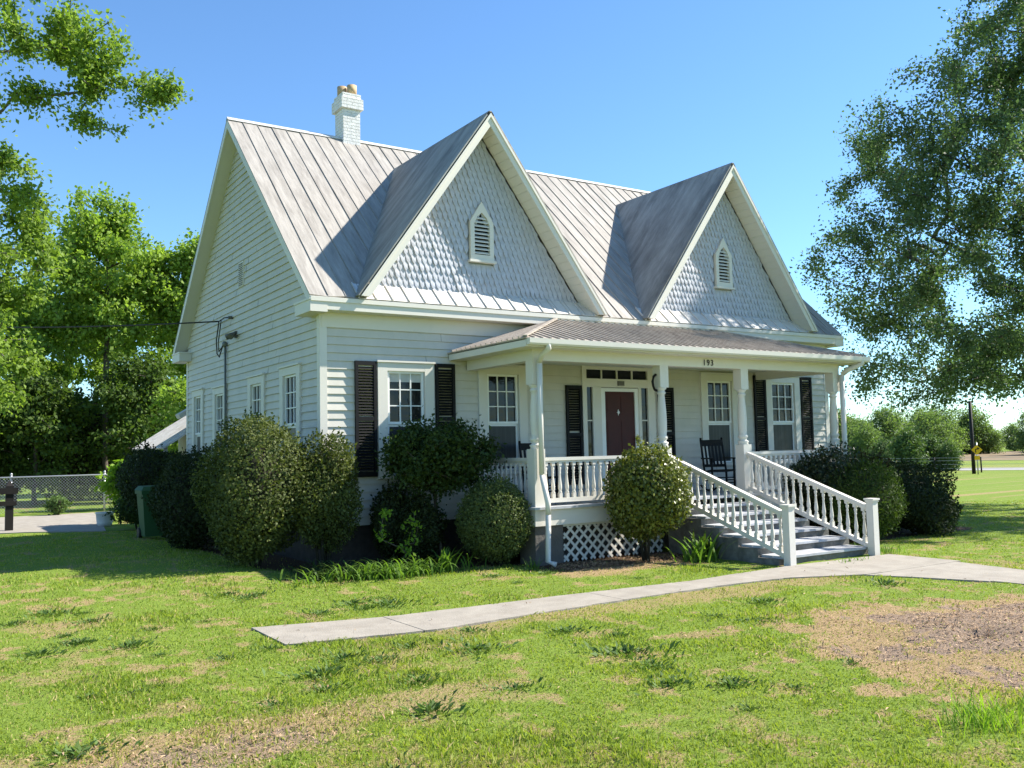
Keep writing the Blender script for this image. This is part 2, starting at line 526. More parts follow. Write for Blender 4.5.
# concrete walk: a run along the house front and a leg out towards the road
def slabpath(name, poly, m, top=0.018, bot=-0.05):
    mb = MB()
    k = len(poly)
    def tz(p): return float(gz(p[0], p[1]))
    mb.add([(p[0], p[1], top+tz(p)) for p in poly] + [(p[0], p[1], bot+tz(p)) for p in poly],
           [tuple(range(k))] + [(i, i+k, (i+1) % k+k, (i+1) % k) for i in range(k)])
    return tag(mb.build(name, m), kind='structure')
def front_walk():
    mb = MB()
    bx = np.array([-2.16, -1.5, -.84, 0, 1.07, 2.0, 2.9, 3.9, 4.8, 5.3, 6.0, 6.75])
    byk = np.array([-3.80, -3.97, -4.12, -4.16, -4.17, -4.24, -4.30, -4.21, -4.15, -4.17, -4.21, -4.24])
    fyk = np.array([-4.74, -4.86, -4.98, -4.92, -4.84, -4.81, -4.78, -4.86, -5.28, -5.30, -5.30, -5.30])
    rnd = random.Random(2)
    e = {}
    def bay(a, b, p, q):
        n = 12
        top = []; bot = []
        for k in range(n+1):
            x = a+(b-a)*k/n
            j = lambda: rnd.uniform(-.008, .008)
            top.append((x, float(np.interp(x, bx, p))+j())); bot.append((x, float(np.interp(x, bx, q))+j()))
        poly = bot + top[::-1]
        dz = rnd.uniform(-.004, .004)
        k = len(poly)
        mb.add([(u, v, .016+dz+float(gz(u, v))) for u, v in poly]+[(u, v, -.05) for u, v in poly],
               [(i_, i_+1, k-2-i_, k-1-i_) for i_ in range(n)] + [(i_, i_+k, (i_+1) % k+k, (i_+1) % k) for i_ in range(k)])
    cuts = [-2.17, -.98, .22, 1.42, 2.6, 3.75, 4.8, 6.75]
    for a, b in zip(cuts[:-1], cuts[1:]):
        bay(a+.003, b-.003, byk, fyk)
    # the leg towards the road
    ys = [-5.31, -6.5, -7.7, -8.9, -10.1, -11.3, -12.5, -13.7, -15]
    xl = lambda y: float(np.interp(-y, [5.3, 5.7, 6.6, 9, 15], [4.75, 4.98, 5.36, 5.52, 5.6]))
    xr = lambda y: float(np.interp(-y, [5.3, 6.4, 9, 15], [6.62, 6.45, 6.75, 7.0]))
    for a, b in zip(ys[:-1], ys[1:]):
        n = 8
        yy = [a-.005+(b-a+.01)*k/n for k in range(n+1)]
        L_ = [(xl(y)+rnd.uniform(-.008, .008), y) for y in yy]; R_ = [(xr(y)+rnd.uniform(-.008, .008), y) for y in yy]
        poly = L_ + R_[::-1]
        k = len(poly); dz = rnd.uniform(-.003, .003)
        mb.add([(u, v, .016+dz+float(gz(u, v))) for u, v in poly]+[(u, v, -.05) for u, v in poly],
               [(i_, i_+1, k-2-i_, k-1-i_) for i_ in range(n)] + [(i_, i_+k, (i_+1) % k+k, (i_+1) % k) for i_ in range(k)])
    return tag(mb.build('front_walk', M['concrete']), kind='structure')
front_walk()
slabpath('driveway', [(-9, 12.6), (-2.7, 10.6), (-1.25, 9.6), (-0.75, 13.5), (-0.35, 17.2), (-9, 17.2)], M['concrete'], 0.02)
tag(MB().add([(26, 44, .012), (60, -22, .012), (64, -20, .012), (30, 46, .012)], [(0, 1, 2, 3)]).build('road', M['asphalt']), kind='structure')
tag(MB().add([(47, 70, .008), (70, 5, .008), (120, 20, .008), (100, 90, .008)], [(0, 1, 2, 3)]).build(
    'ploughed_field', mat('ploughed field', (0.20, 0.145, 0.08), .95, .25, .15)), kind='structure')

# ------------------------------------------------------------------ the house
W_, D_, ZE, ZR = 10.976, 7.571, 3.812, 7.604
OS, OF = 0.255, 0.262
YR = D_/2
K = (ZR-ZE)/(YR+OF)
XG = (2.69, 8.083)
HW, ZP, ZF, GY = 2.25, 6.921, 3.824, -0.376
PY, PX0, PX1 = -1.755, 2.459, 8.901
PCOL = (2.459, 4.822, 6.58, 8.901)
ZFL, ZBM, ZPE = 0.80, 2.835, 3.104
def zroof(y):
    return ZE + K*(y+OF) if y <= YR else ZE + K*(D_-y+OF)

house = thing('house', 'white clapboard farmhouse with twin steep shingled front gables and a columned porch', 'house', (W_/2, D_/2, 0))
def hp(name, mb, m, parent=None, label=None):
    o = mb.build(name, M[m] if isinstance(m, str) else m, parent or house)
    if label: o['label'] = label
    return o

PF = lambda s, z, o: (s, -o, z)                # front wall y=0
PL = lambda s, z, o: (-o, s, z)                # left wall x=0
PR = lambda s, z, o: (W_+o, s, z)              # right wall
PB = lambda s, z, o: (s, D_+o, z)

WZ0, WZ1 = 1.26, 2.92
front_open = [(0.90, 1.75, WZ0, WZ1), (2.62, 3.45, WZ0, WZ1), (4.65, 6.18, ZFL, 3.03), (7.41, 8.29, WZ0, WZ1), (9.16, 10.06, WZ0, WZ1)]
side_open = [(0.79, 1.61, 1.3, 2.93), (2.45, 3.25, 1.3, 2.91), (4.66, 5.46, 1.3, 2.88), (6.26, 7.02, 1.3, 2.93)]

def siding(mb, P, z0, z1, lim, opens, ex=0.118):
    z = z0
    rnd = random.Random(3)
    while z < z1-1e-3:
        t = min(z+ex, z1)
        a0, a1 = lim(z); b0, b1 = lim(t)
        if a1-a0 < .05: break
        zm = (z+t)/2
        cuts = sorted([(o[0], o[1]) for o in opens if o[2] < zm < o[3]])
        segs = []
        cur = None
        xs = [None]
        for c in cuts:
            xs += [c[0], c[1]]
        xs.append(None)
        for i in range(0, len(xs), 2):
            pass
            l0 = a0 if xs[i] is None else xs[i]
            l1 = b0 if xs[i] is None else xs[i]
            r0 = a1 if xs[i+1] is None else xs[i+1]
            r1 = b1 if xs[i+1] is None else xs[i+1]
            if r1 < l1: r1 = l1 = (l1+r1)/2
            o0 = 0.023 + rnd.uniform(-.0025, .0025)
            # boards butt end to end, each sitting a touch differently
            fr_ = [0.0]
            Lr = max(r0-l0, .01)
            while True:
                q_ = fr_[-1] + rnd.uniform(1.4, 3.2)/Lr
                if q_ > 1-.5/Lr: break
                fr_.append(q_)
            fr_.append(1.0)
            for f0, f1 in zip(fr_[:-1], fr_[1:]):
                g_ = .0025/Lr
                e0 = f0+(g_ if f0 > 0 else 0); e1 = f1-(g_ if f1 < 1 else 0)
                o0 = 0.023 + rnd.uniform(-.004, .004)
                zz = rnd.uniform(-.003, .003)
                mb.add([P(l0+(r0-l0)*e0, z+zz, o0), P(l0+(r0-l0)*e1, z+zz*.4, o0), P(l1+(r1-l1)*e1, t+.008, 0.002), P(l1+(r1-l1)*e0, t+.008, 0.002), P(l0+(r0-l0)*e0, z, 0), P(l0+(r0-l0)*e1, z, 0)],
                       [(0, 1, 2, 3), (4, 5, 1, 0)])
        z = t
wall = MB()
siding(wall, PF, 0.56, 3.66, lambda z: (0.06, W_-0.06), front_open)
def glim(z):
    zz = z + 0.14
    if zz <= ZE: return (0.0, D_)
    a = (zz-ZE)/K - OF
    return (max(a, 0.0), min(D_-a, D_))
siding(wall, PL, 0.56, 7.4, glim, side_open)
siding(wall, PR, 0.56, 7.4, glim, [])
siding(wall, PB, 0.56, 3.66, lambda z: (0, W_), [])
hp('wall', wall, 'siding')
# backing behind the boards so that no light leaks in
core = MB()
core.add([(0.09, .09, .5), (W_-.09, .09, .5), (W_-.09, D_-.09, .5), (.09, D_-.09, .5), (0.09, .09, 3.7), (W_-.09, .09, 3.7), (W_-.09, D_-.09, 3.7), (.09, D_-.09, 3.7),
          (.09, YR, 7.25), (W_-.09, YR, 7.25)],
         [(0, 1, 5, 4), (1, 2, 6, 9, 5), (2, 3, 7, 6), (3, 0, 4, 8, 7)])
hp('wall_sheathing', core, 'block')
fd = MB()
fd.box(0.03, W_-.03, 0.03, D_-.03, -0.1, 0.56)
hp('foundation', fd, mat('dark foundation brick', (.05, .042, .036), .95, .3, 8, bump=.4))
cb = MB()
for (x, y) in ((0, 0), (W_, 0), (0, D_), (W_, D_)):
    sx = -1 if x == 0 else 1; sy = -1 if y == 0 else 1
    cb.box(min(x-sx*.085, x+sx*.024), max(x-sx*.085, x+sx*.024), min(y-sy*.03, y+sy*.026), max(y-sy*.03, y+sy*.026), .5, 3.66)
    cb.box(min(x-sx*.03, x+sx*.026), max(x-sx*.03, x+sx*.026), min(y-sy*.085, y+sy*.024), max(y-sy*.085, y+sy*.024), .5, 3.64)
hp('corner_board', cb, 'trim')
fr = MB()
fr.box(0.0, W_, -0.032, 0.01, 3.40, 3.655)
hp('frieze_board', fr, 'trim')

# main roof
def seams(mb, a_of, b_of, ts, wd=0.008, ht=0.015, nrm=(0, 0, 1)):
    nrm = Vector(nrm).normalized()
    for t in ts:
        a = Vector(a_of(t)); b = Vector(b_of(t))
        if (b-a).length < .08: continue
        mb.bar(a+nrm*ht*.45, b+nrm*ht*.45, wd, ht, nrm)
rf = MB()
nF = Vector((0, -K, 1)).normalized(); nB = Vector((0, K, 1)).normalized()
rx0, rx1 = -OS, W_+OS
# front slope in wide pans with a slightly uneven eave
rnd = random.Random(8)
xs = np.arange(rx0, rx1+.001, 0.267).tolist()
if rx1-xs[-1] > .03: xs.append(rx1)
e = [rnd.uniform(-.012, .02) for _ in xs]
for i in range(len(xs)-1):
    a, b = xs[i], xs[i+1]
    d = rnd.uniform(-.004, .004)
    p = [(a, -OF-e[i], ZE-e[i]*K), (b, -OF-e[i+1], ZE-e[i+1]*K), (b, YR, ZR), (a, YR, ZR)]
    rf.slab([Vector(v)+nF*d for v in p], 0.02)
seams(rf, lambda t: (t, -OF, ZE), lambda t: (t, YR, ZR), xs[1:-1], nrm=nF)
rf.slab([(rx1, D_+OF, ZE), (rx0, D_+OF, ZE), (rx0, YR, ZR), (rx1, YR, ZR)], 0.02)
seams(rf, lambda t: (t, D_+OF, ZE), lambda t: (t, YR, ZR), xs[1:-1], nrm=nB)
roof = hp('roof', rf, 'roof')
rc = MB()
rc.slab([(rx0, YR-.07, ZR-.07*K+.03), (rx1, YR-.07, ZR-.07*K+.03), (rx1, YR, ZR+.032), (rx0, YR, ZR+.032)], .01)
rc.slab([(rx0, YR, ZR+.032), (rx1, YR, ZR+.032), (rx1, YR+.07, ZR-.07*K+.03), (rx0, YR+.07, ZR-.07*K+.03)], .01)
o = rc.build('ridge_cap', M['roofclean'], roof)

def rake(mb, x0, x1, yA, yB, off0, off1):
    """board under the slope between y=yA (eave) and yB (ridge), depth off0..off1 below the roof plane"""
    zA, zB = zroof(yA), zroof(yB)
    mb.hexa([(x0, yA, zA-off1), (x1, yA, zA-off1), (x1, yB, zB-off1), (x0, yB, zB-off1),
             (x0, yA, zA-off0), (x1, yA, zA-off0), (x1, yB, zB-off0), (x0, yB, zB-off0)])
for (xa, xb, sa, sb) in ((-OS+.002, -OS+.03, -OS+.03, 0.0), (W_+OS-.03, W_+OS-.002, W_, W_+OS-.03)):
    rb = MB()
    rake(rb, xa, xb, -OF+.005, YR, .03, .175)
    rake(rb, xa, xb, D_+OF-.005, YR, .03, .175)
    hp('rake_board', rb, 'trim')
    sf = MB()
    rake(sf, sa, sb, -OF+.01, YR, .145, .165)
    rake(sf, sa, sb, D_+OF-.01, YR, .145, .165)
    hp('rake_soffit', sf, 'trim')
ev = MB()
ev.box(-OS+.004, W_+OS-.004, -OF-.015, -OF+.015, ZE-.20, ZE-.022)
ev.box(-OS+.004, W_+OS-.004, -OF-.035, -OF-.015, ZE-.09, ZE-.03)
ev.box(-OS+.004, W_+OS-.004, -OF+.015, -0.02, ZE-.205, ZE-.18)
hp('cornice', ev, 'trim')
ev = MB()
ev.box(-OS+.004, W_+OS-.004, D_+OF-.015, D_+OF+.015, ZE-.20, ZE-.022)
ev.box(-OS+.004, W_+OS-.004, D_+.02, D_+OF-.015, ZE-.205, ZE-.18)
hp('cornice', ev, 'trim')
for x0, x1 in ((-OS-.001, -.003), (W_+.003, W_+OS+.001)):
    for y0, y1 in ((-OF-.02, .34), (D_-.34, D_+OF+.02)):
        hp('cornice_return', MB().box(x0, x1, y0, y1, ZE-.235, ZE-.05).box(x0-.012, x1, y0-.012, y1+.012, ZE-.075, ZE-.045), 'trim')

# front gables
def gable(xg):
    yv = (ZP-ZE)/K - OF
    sl = (ZP-ZF)/HW
    for sx in (-1, 1):
        g = MB()
        nrm = Vector((sx*sl, 0, 1)).normalized()
        ridge_f = Vector((xg, GY, ZP)); ridge_b = Vector((xg, yv+.03, ZP)); foot = Vector((xg+sx*HW, GY, ZF))
        valley = Vector((xg+sx*HW, (ZF-ZE)/K - OF, ZF))
        p = [ridge_f, foot, valley, ridge_b] if sx < 0 else [ridge_b, valley, foot, ridge_f]
        g.slab(p, 0.02)
        # standing seams run down the slope
        t = GY+.25
        while t < yv-.1:
            zz = ZE + K*(t+OF)          # where this line meets the main roof
            f = (ZP-zz)/(ZP-ZF)
            f = max(0, min(1, f))
            a = Vector((xg, t, ZP)); b = Vector((xg+sx*HW*f, t, ZP-(ZP-ZF)*f))
            if (b-a).length > .1: g.bar(a+nrm*.009, b+nrm*.009, .010, .018, nrm)
            t += 0.267
        g.bar(ridge_f+nrm*.012+Vector((sx*.03, 0, -.03*sl)), ridge_b+nrm*.012+Vector((sx*.03, 0, -.03*sl)), .07, .02, nrm)
        hp('gable_roof', g, 'roofshade' if sx < 0 else 'roof')
        # barge board and soffit
        bb = MB()
        def pt(f, off, y):              # f 0 ridge .. 1 foot, off below the roof
            q = Vector((xg+sx*HW*f, y, ZP-(ZP-ZF)*f)) - Vector((0, 0, off))
            return q
        w0, w1 = .036, .235
        f1 = 1.0
        a0, a1 = GY+.004, GY+.034
        def brd(mb, o0, o1, ya, yb, fa=0.0, fb=1.0):
            # the foot is cut level, just clear of the apron
            g0_, g1_ = [min(fb, (ZP-o_-ZE-.012)/(ZP-ZF)) for o_ in (o0, o1)]
            if g1_ <= fa: return
            mb.hexa([pt(fa, o1, ya), pt(g1_, o1, ya), pt(g1_, o1, yb), pt(fa, o1, yb), pt(fa, o0, ya), pt(g0_, o0, ya), pt(g0_, o0, yb), pt(fa, o0, yb)])
        brd(bb, w0, w1, a0, a1)
        brd(bb, .03, .09, GY-.016, a0-.001)
        hp('barge_board', bb, 'trim')
        so = MB()
        nb = 26
        for i in range(nb):
            brd(so, .20, .222, a1, -.002, i/nb+.0012, (i+1)/nb-.0012)
        brd(so, .185, .20, a1+.001, -.002)
        hp('gable_soffit', so, 'trim')
    # shingled wall
    za, zb = ZE+K*OF-.02, ZP-.30
    gw = MB()
    gw.add([(xg-HW*(ZP-.28-za)/(ZP-ZF), .03, za), (xg+HW*(ZP-.28-za)/(ZP-ZF), .03, za), (xg, .03, ZP-.28)], [(0, 1, 2)])
    sw, ex = 0.092, 0.122
    r = 0
    rnd = random.Random(int(xg*10))
    z = za+.0
    while z < zb:
        off = (r % 2)*.5
        half = (ZP-.24-z)/sl
        n = int(half/sw)+1
        for i in range(-n, n+1):
            cx = xg + (i+off)*sw
            if abs(cx)-0 < 0: continue
            if abs(cx-xg) > half-.02: continue
            # cut-out for the louvred vent
            if abs(cx-xg) < .235 and 4.50 < z+.05 < 5.35-abs(cx-xg)*.6: continue
            hw = sw*.48; b = z-.085+rnd.uniform(-.006, .006); t = z+ex+.02
            o = .020+rnd.uniform(-.006, .006); yo = -o
            m_ = b+.10
            lim = lambda zz: (ZP-.26-zz)/sl
            pts = [(cx, yo, b), (cx+hw*.62, yo+.002, b+.04), (cx+hw, yo+.006, m_), (cx+hw, .012, t), (cx-hw, .012, t), (cx-hw, yo+.006, m_), (cx-hw*.62, yo+.002, b+.04)]
            pts = [(xg+max(-max(lim(p[2]), 0), min(max(lim(p[2]), 0), p[0]-xg)), p[1], p[2]) for p in pts]
            k = len(pts)
            back = [(p[0], min(.02, p[1]+.022), p[2]) for p in pts]
            gw.add(pts+back, [tuple(range(k))]+[(i2, i2+k, (i2+1) % k+k, (i2+1) % k) for i2 in range(k)])
        z += ex
        r += 1
    hp('gable_front', gw, 'shingle')
    # louvred vent with a pointed head
    v = MB()
    zt, zs, zb0, hwid = 5.55, 5.22, 4.60, 0.215
    outer = [(-hwid-.0, zb0), (hwid, zb0), (hwid, zs), (0, zt), (-hwid, zs)]
    inner = [(-.14, zb0+.09), (.14, zb0+.09), (.14, zs-.04), (.085, zs+.08), (0, zt-.18), (-.085, zs+.08), (-.14, zs-.04)]
    def ring(o, i_, y):
        # five outer, seven inner points
        pass
    yo = -.055
    ov = [(xg+a, yo, b) for a, b in outer]; iv = [(xg+a, yo, b) for a, b in inner]
    vs = ov+iv
    fs = [(0, 1, 6, 5), (1, 2, 7, 6), (2, 8, 7), (2, 3, 9, 8), (3, 4, 10, 9), (4, 11, 10), (4, 0, 5, 11)]
    k = len(vs)
    vs2 = [(a, .01, c) for a, b, c in vs]
    fs2 = [(a, b, b+k, a+k) for a, b in ((1, 0), (2, 1), (3, 2), (4, 3), (0, 4))]
    fs2 += [(a, b, b+k, a+k) for a, b in ((5, 6), (6, 7), (7, 8), (8, 9), (9, 10), (10, 11), (11, 5))]
    v.add(vs+vs2, fs+fs2)
    v.box(xg-hwid-.03, xg+hwid+.03, -.085, .0, zb0-.035, zb0+.001)
    vent = hp('gable_vent', v, 'trim')
    lv = MB()
    z = zb0+.105
    while z < zt-.26:
        h_ = .14 if z < zs-.04 else max(.03, .14*(1-(z-(zs-.04))/.21))
        lv.hexa([(xg-h_, -.045, z), (xg+h_, -.045, z), (xg+h_, .0, z+.035), (xg-h_, .0, z+.035),
                 (xg-h_, -.045, z+.012), (xg+h_, -.045, z+.012), (xg+h_, .0, z+.047), (xg-h_, .0, z+.047)])
        z += .062
    lv.build('louvre', M['trim'], vent)
    bk = MB().add([(xg-.15, .012, zb0+.05), (xg+.15, .012, zb0+.05), (xg+.15, .012, zs), (xg, .012, zt-.15), (xg-.15, .012, zs)], [(0, 1, 2, 3, 4)])
    bk.build('vent_backing', M['black'], vent)
    # bright apron strip of metal under the shingles
    ap = MB()
    x = xg-HW+.03
    while x < xg+HW-.05:
        b = min(x+.267, xg+HW-.03)
        ya, yb = -OF-.018, -.005
        ap.slab([Vector((x+.004, ya, zroof(ya)))+nF*.012, Vector((b-.004, ya, zroof(ya)))+nF*.012, Vector((b-.004, yb, zroof(yb)))+nF*.012, Vector((x+.004, yb, zroof(yb)))+nF*.012], .008)
        ap.bar(Vector((x, ya, zroof(ya)))+nF*.018, Vector((x, yb, zroof(yb)))+nF*.018, .014, .03, nF)
        x += .267
    hp('gable_apron', ap, 'roofclean')
for xg in XG:
    gable(xg)

# chimney
ch = MB()
def bricks(mb, x0, x1, y0, y1, z0, z1):
    z = z0; r = 0
    while z < z1-1e-3:
        t = min(z+.062, z1)
        i = .004 if r % 2 else 0
        mb.box(x0+.006, x1-.006, y0+.006, y1-.006, z, t)
        for (a0, a1, fx) in ((x0, x1, True), (y0, y1, False)):
            n = 2
            cuts = [0, .5, 1] if r % 2 else [0, .25, .75, 1]
            for c0, c1 in zip(cuts[:-1], cuts[1:]):
                p0 = a0+(a1-a0)*c0+.004; p1 = a0+(a1-a0)*c1-.004
                if fx:
                    mb.box(p0, p1, y0, y0+.0055, z+.005, t-.005); mb.box(p0, p1, y1-.0055, y1, z+.005, t-.005)
                else:
                    mb.box(x0, x0+.0055, p0, p1, z+.005, t-.005); mb.box(x1-.0055, x1, p0, p1, z+.005, t-.005)
        z = t; r += 1
cx0, cx1, cy0, cy1 = 1.90, 2.25, YR-.14, YR+.26
bricks(ch, cx0, cx1, cy0, cy1, 7.1, 8.16)
bricks(ch, cx0-.05, cx1+.05, cy0-.05, cy1+.05, 8.161, 8.37)
bricks(ch, cx0-.015, cx1+.015, cy0-.015, cy1+.015, 8.371, 8.47)
chim = hp('chimney', ch, 'brickwhite')
for px, py in ((cx0+.10, YR+.14), (cx0+.235, YR-.02)):
    MB().lathe([(.092, 0), (.094, .2), (.078, .2), (.075, .1)], (px, py, 8.472), 14).build('chimney_pot', M['terracotta'], chim)

# windows
def window(P, a0, a1, z0, z1, blind=False, plain=False):
    c = MB()
    ct = .115
    c.mbox(P, a0-.04, a0+ct, z0, z1+.003, 0, .045)
    c.mbox(P, a1-ct, a1+.04, z0, z1+.003, 0, .045)
    c.mbox(P, a0+ct, a1-ct, z1-.12, z1+.0, 0, .044)
    c.mbox(P, a0-.055, a1+.055, z1+.003, z1+.03, 0, .07)
    c.mbox(P, a0-.06, a1+.06, z0-.045, z0-.001, -.03, .075)
    # reveal
    i0, i1, t = a0+ct, a1-ct, z1-.12
    for q0, q1 in ((i0, i0+.012), (i1-.012, i1)):
        c.mbox(P, q0, q1, z0, t, -.06, .0)
    win = hp('window', c, 'trim')
    i0 += .012; i1 -= .012
    zm = z0 + (t-z0)*.5
    fwd = .034
    s = MB()
    # upper sash with nine lights, outer plane
    def frame(lo, hi, o0, o1, grid):
        s.mbox(P, i0, i0+fwd, lo, hi, o0, o1); s.mbox(P, i1-fwd, i1, lo, hi, o0, o1)
        s.mbox(P, i0+fwd, i1-fwd, hi-fwd, hi, o0, o1); s.mbox(P, i0+fwd, i1-fwd, lo, lo+fwd*1.1, o0, o1)
        if grid:
            for k in (1, 2):
                x = i0+fwd+(i1-i0-2*fwd)*k/3
                s.mbox(P, x-.008, x+.008, lo+fwd*1.1, hi-fwd, o0, o1-.008)
                z = lo+fwd+(hi-lo-2*fwd)*k/3
                s.mbox(P, i0+fwd, i1-fwd, z-.008, z+.008, o0, o1-.009)
    frame(zm-.02, t-.001, -.02, .012, not plain)
    frame(z0+.001, zm-.022, -.045, -.015, False)
    s.build('sash', M['sash'], win)
    MB().mbox(P, i0+.01, i1-.01, zm, t-.01, -.026, -.021).build('pane', M['glass'], win)
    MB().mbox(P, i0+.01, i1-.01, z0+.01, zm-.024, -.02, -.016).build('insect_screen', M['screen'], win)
    if blind:
        MB().mbox(P, i0+fwd, i1-fwd, t-.16, t-.01, -.0205, -.0185).build('roller_blind', M['blind'], win)
def shutter(P, a0, a1, z0, z1):
    s = MB()
    s.mbox(P, a0, a0+.045, z0, z1, .024, .06); s.mbox(P, a1-.045, a1, z0, z1, .024, .06)
    zm = (z0+z1)/2
    for b, t in ((z0, z0+.08), (zm-.03, zm+.03), (z1-.06, z1)):
        s.mbox(P, a0+.045, a1-.045, b, t, .025, .059)
    z = z0+.09
    while z < z1-.08:
        if not (zm-.055 < z < zm+.03):
            s.hexa([P(a0+.045, z, .055), P(a1-.045, z, .055), P(a1-.045, z+.028, .028), P(a0+.045, z+.028, .028),
                    P(a0+.045, z+.009, .055), P(a1-.045, z+.009, .055), P(a1-.045, z+.037, .028), P(a0+.045, z+.037, .028)])
        z += .042
    hp('shutter', s, 'black')
for i, o in enumerate(front_open):
    if i == 2: continue
    window(PF, *o, blind=(i == 0))
for o in side_open:
    window(PL, *o)
for a in ((0.50, .835), (1.815, 2.15), (8.775, 9.10), (10.115, 10.45)):
    shutter(PF, a[0], a[1], 1.25, 2.93)
for a in ((4.265, 4.59), (6.30, 6.67)):
    shutter(PF, a[0], a[1], ZFL+.2, 2.65)

# front door
df = MB()
df.mbox(PF, 4.61, 4.70, ZFL, 3.04, 0, .05); df.mbox(PF, 6.06, 6.22, ZFL, 3.04, 0, .05)
df.mbox(PF, 4.70, 6.06, 2.93, 3.04, 0, .05); df.mbox(PF, 4.70, 6.06, 2.63, 2.775, 0, .05)
df.mbox(PF, 4.57, 6.26, 3.041, 3.075, 0, .075)
for a in (4.84, 5.86):
    df.mbox(PF, a-.012, a+.07 if a < 5 else a+.05, ZFL, 2.63, 0, .045)
df.mbox(PF, 4.91, 5.02, ZFL, 2.63, 0, .035)
df.mbox(PF, 4.70, 4.83, ZFL, 1.30, 0, .04); df.mbox(PF, 5.91, 6.06, ZFL, 1.30, 0, .04)
df.mbox(PF, 4.70, 4.83, 2.05, 2.07, 0, .035); df.mbox(PF, 5.91, 6.06, 2.05, 2.07, 0, .035)
for k in (1, 2, 3):
    x = 4.70+1.36*k/4
    df.mbox(PF, x-.012, x+.012, 2.775, 2.93, 0, .035)
door_u = hp('front_entrance', df, 'trim')
MB().mbox(PF, 4.70, 6.06, 2.775, 2.93, -.02, .01).build('transom_light', M['glass'], door_u)
MB().mbox(PF, 4.70, 4.83, 1.30, 2.63, -.02, .01).build('sidelight', M['glass'], door_u)
MB().mbox(PF, 5.91, 6.06, 1.30, 2.63, -.02, .01).build('sidelight', M['glass'], door_u)
sd = MB()
sd.mbox(PF, 5.02, 5.105, ZFL, 2.62, 0, .03); sd.mbox(PF, 5.77, 5.86, ZFL, 2.62, 0, .03); sd.mbox(PF, 5.105, 5.77, 2.56, 2.62, 0, .03)
sd.build('storm_door_frame', M['sash'], door_u)
dr = MB()
dr.mbox(PF, 5.105, 5.77, ZFL, 2.56, -.03, .008)
for a0, a1 in ((5.16, 5.40), (5.47, 5.71)):
    for z0, z1 in ((.95, 1.45), (1.55, 2.05), (2.2, 2.48)):
        dr.mbox(PF, a0, a1, z0, z1, .008, .014)
dr.build('door', M['door'], door_u)
MB().box(5.795, 5.825, -.07, -.03, 1.62, 1.80).tube([(5.81, -.055, 1.75), (5.81, -.09, 1.75), (5.74, -.09, 1.75)], .01, 6).build('door_handle', M['brass'], door_u)
kn = MB()
for a in range(4):
    ang = a*math.pi/2
    dx, dz = math.cos(ang), math.sin(ang)
    kn.add([(5.40, -.018, 2.20), (5.40+.02*dx-.01*dz, -.016, 2.20+.03*dz+.01*dx), (5.40+.035*dx, -.016, 2.20+.06*dz), (5.40+.02*dx+.01*dz, -.016, 2.20+.03*dz-.01*dx)], [(0, 1, 2, 3)])
kn.box(5.385, 5.415, -.03, -.016, 2.18, 2.22)
kn.build('door_knocker', M['sash'], door_u)
MB().mbox(PF, 5.37, 5.50, 2.66, 2.74, .05, .085).build('door_plaque', M['plaque'], door_u)

# porch
EX0, EX1, EY = 2.04, 9.32, -2.172
HZ = 3.78
hipx0, hipx1 = 4.20, 7.16
pr = MB()
yt = -.004
kp = (HZ-ZPE)/(yt-EY)
nP = Vector((0, -kp, 1)).normalized()
def prz(y): return ZPE + kp*(y-EY)
pr.slab([(EX0, EY, ZPE), (EX1, EY, ZPE), (hipx1, yt, HZ), (hipx0, yt, HZ)], .02)
pr.slab([(EX0, yt, ZPE), (EX0, EY, ZPE), (hipx0, yt, HZ)], .02)
pr.slab([(EX1, EY, ZPE), (EX1, yt, ZPE), (hipx1, yt, HZ)], .02)
x = EX0+.14
rnd = random.Random(4)
while x < EX1-.05:
    f = 1.0
    if x < hipx0: f = (x-EX0)/(hipx0-EX0)
    if x > hipx1: f = (EX1-x)/(EX1-hipx1)
    yb = EY+(yt-EY)*f
    pr.bar(Vector((x, EY-.012, prz(EY)))+nP*.008, Vector((x, yb, prz(yb)))+nP*.008, .016, .016, nP)
    x += .142
for x_, y0, hx in ((EX0, EY, hipx0), (EX1, EY, hipx1)):
    pr.bar((x_, y0, ZPE+.02), (hx, yt, HZ+.02), .06, .02)
y = EY+.14
while y < -.1:
    f = (y-EY)/(yt-EY)
    kx = (HZ-ZPE)/(hipx0-EX0)
    for sx, e0, hx in ((1, EX0, hipx0), (-1, EX1, hipx1)):
        nn = Vector((-sx*kx, 0, 1)).normalized()
        fx = f
        b = Vector((e0+(hx-e0)*fx, y, ZPE+(HZ-ZPE)*fx))
        pr.bar(Vector((e0-sx*.012, y, ZPE))+nn*.012, b+nn*.012, .02, .026, nn)
    y += .142
hp('porch_roof', pr, 'porchroof')
pe = MB()
pe.box(EX0+.02, EX1-.02, EY+.015, EY+.045, ZPE-.12, ZPE-.028)
pe.box(EX0+.02, EX0+.05, EY+.046, -.035, ZPE-.12, ZPE-.028)
pe.box(EX1-.05, EX1-.02, EY+.046, -.035, ZPE-.12, ZPE-.028)
pe.box(EX0+.05, EX1-.05, EY+.046, PY-.085, ZPE-.115, ZPE-.10)
pe.box(EX0+.05, PX0-.085, PY-.084, -.036, ZPE-.115, ZPE-.10)
pe.box(PX1+.085, EX1-.05, PY-.084, -.036, ZPE-.115, ZPE-.10)
hp('porch_fascia', pe, 'trim')
bm_ = MB()
bm_.box(PX0-.085, PX1+.085, PY-.085, PY+.085, ZBM, 3.02)
bm_.box(PX0-.085, PX0+.085, PY+.085, -.035, ZBM+.002, 3.018)
bm_.box(PX1-.085, PX1+.085, PY+.085, -.035, ZBM+.002, 3.018)
hp('porch_beam', bm_, 'trim')
hp('porch_ceiling', MB().box(PX0+.085, PX1-.085, PY+.085, -.035, 2.985, 3.0), mat('porch ceiling paint', (.62, .63, .56), .6))
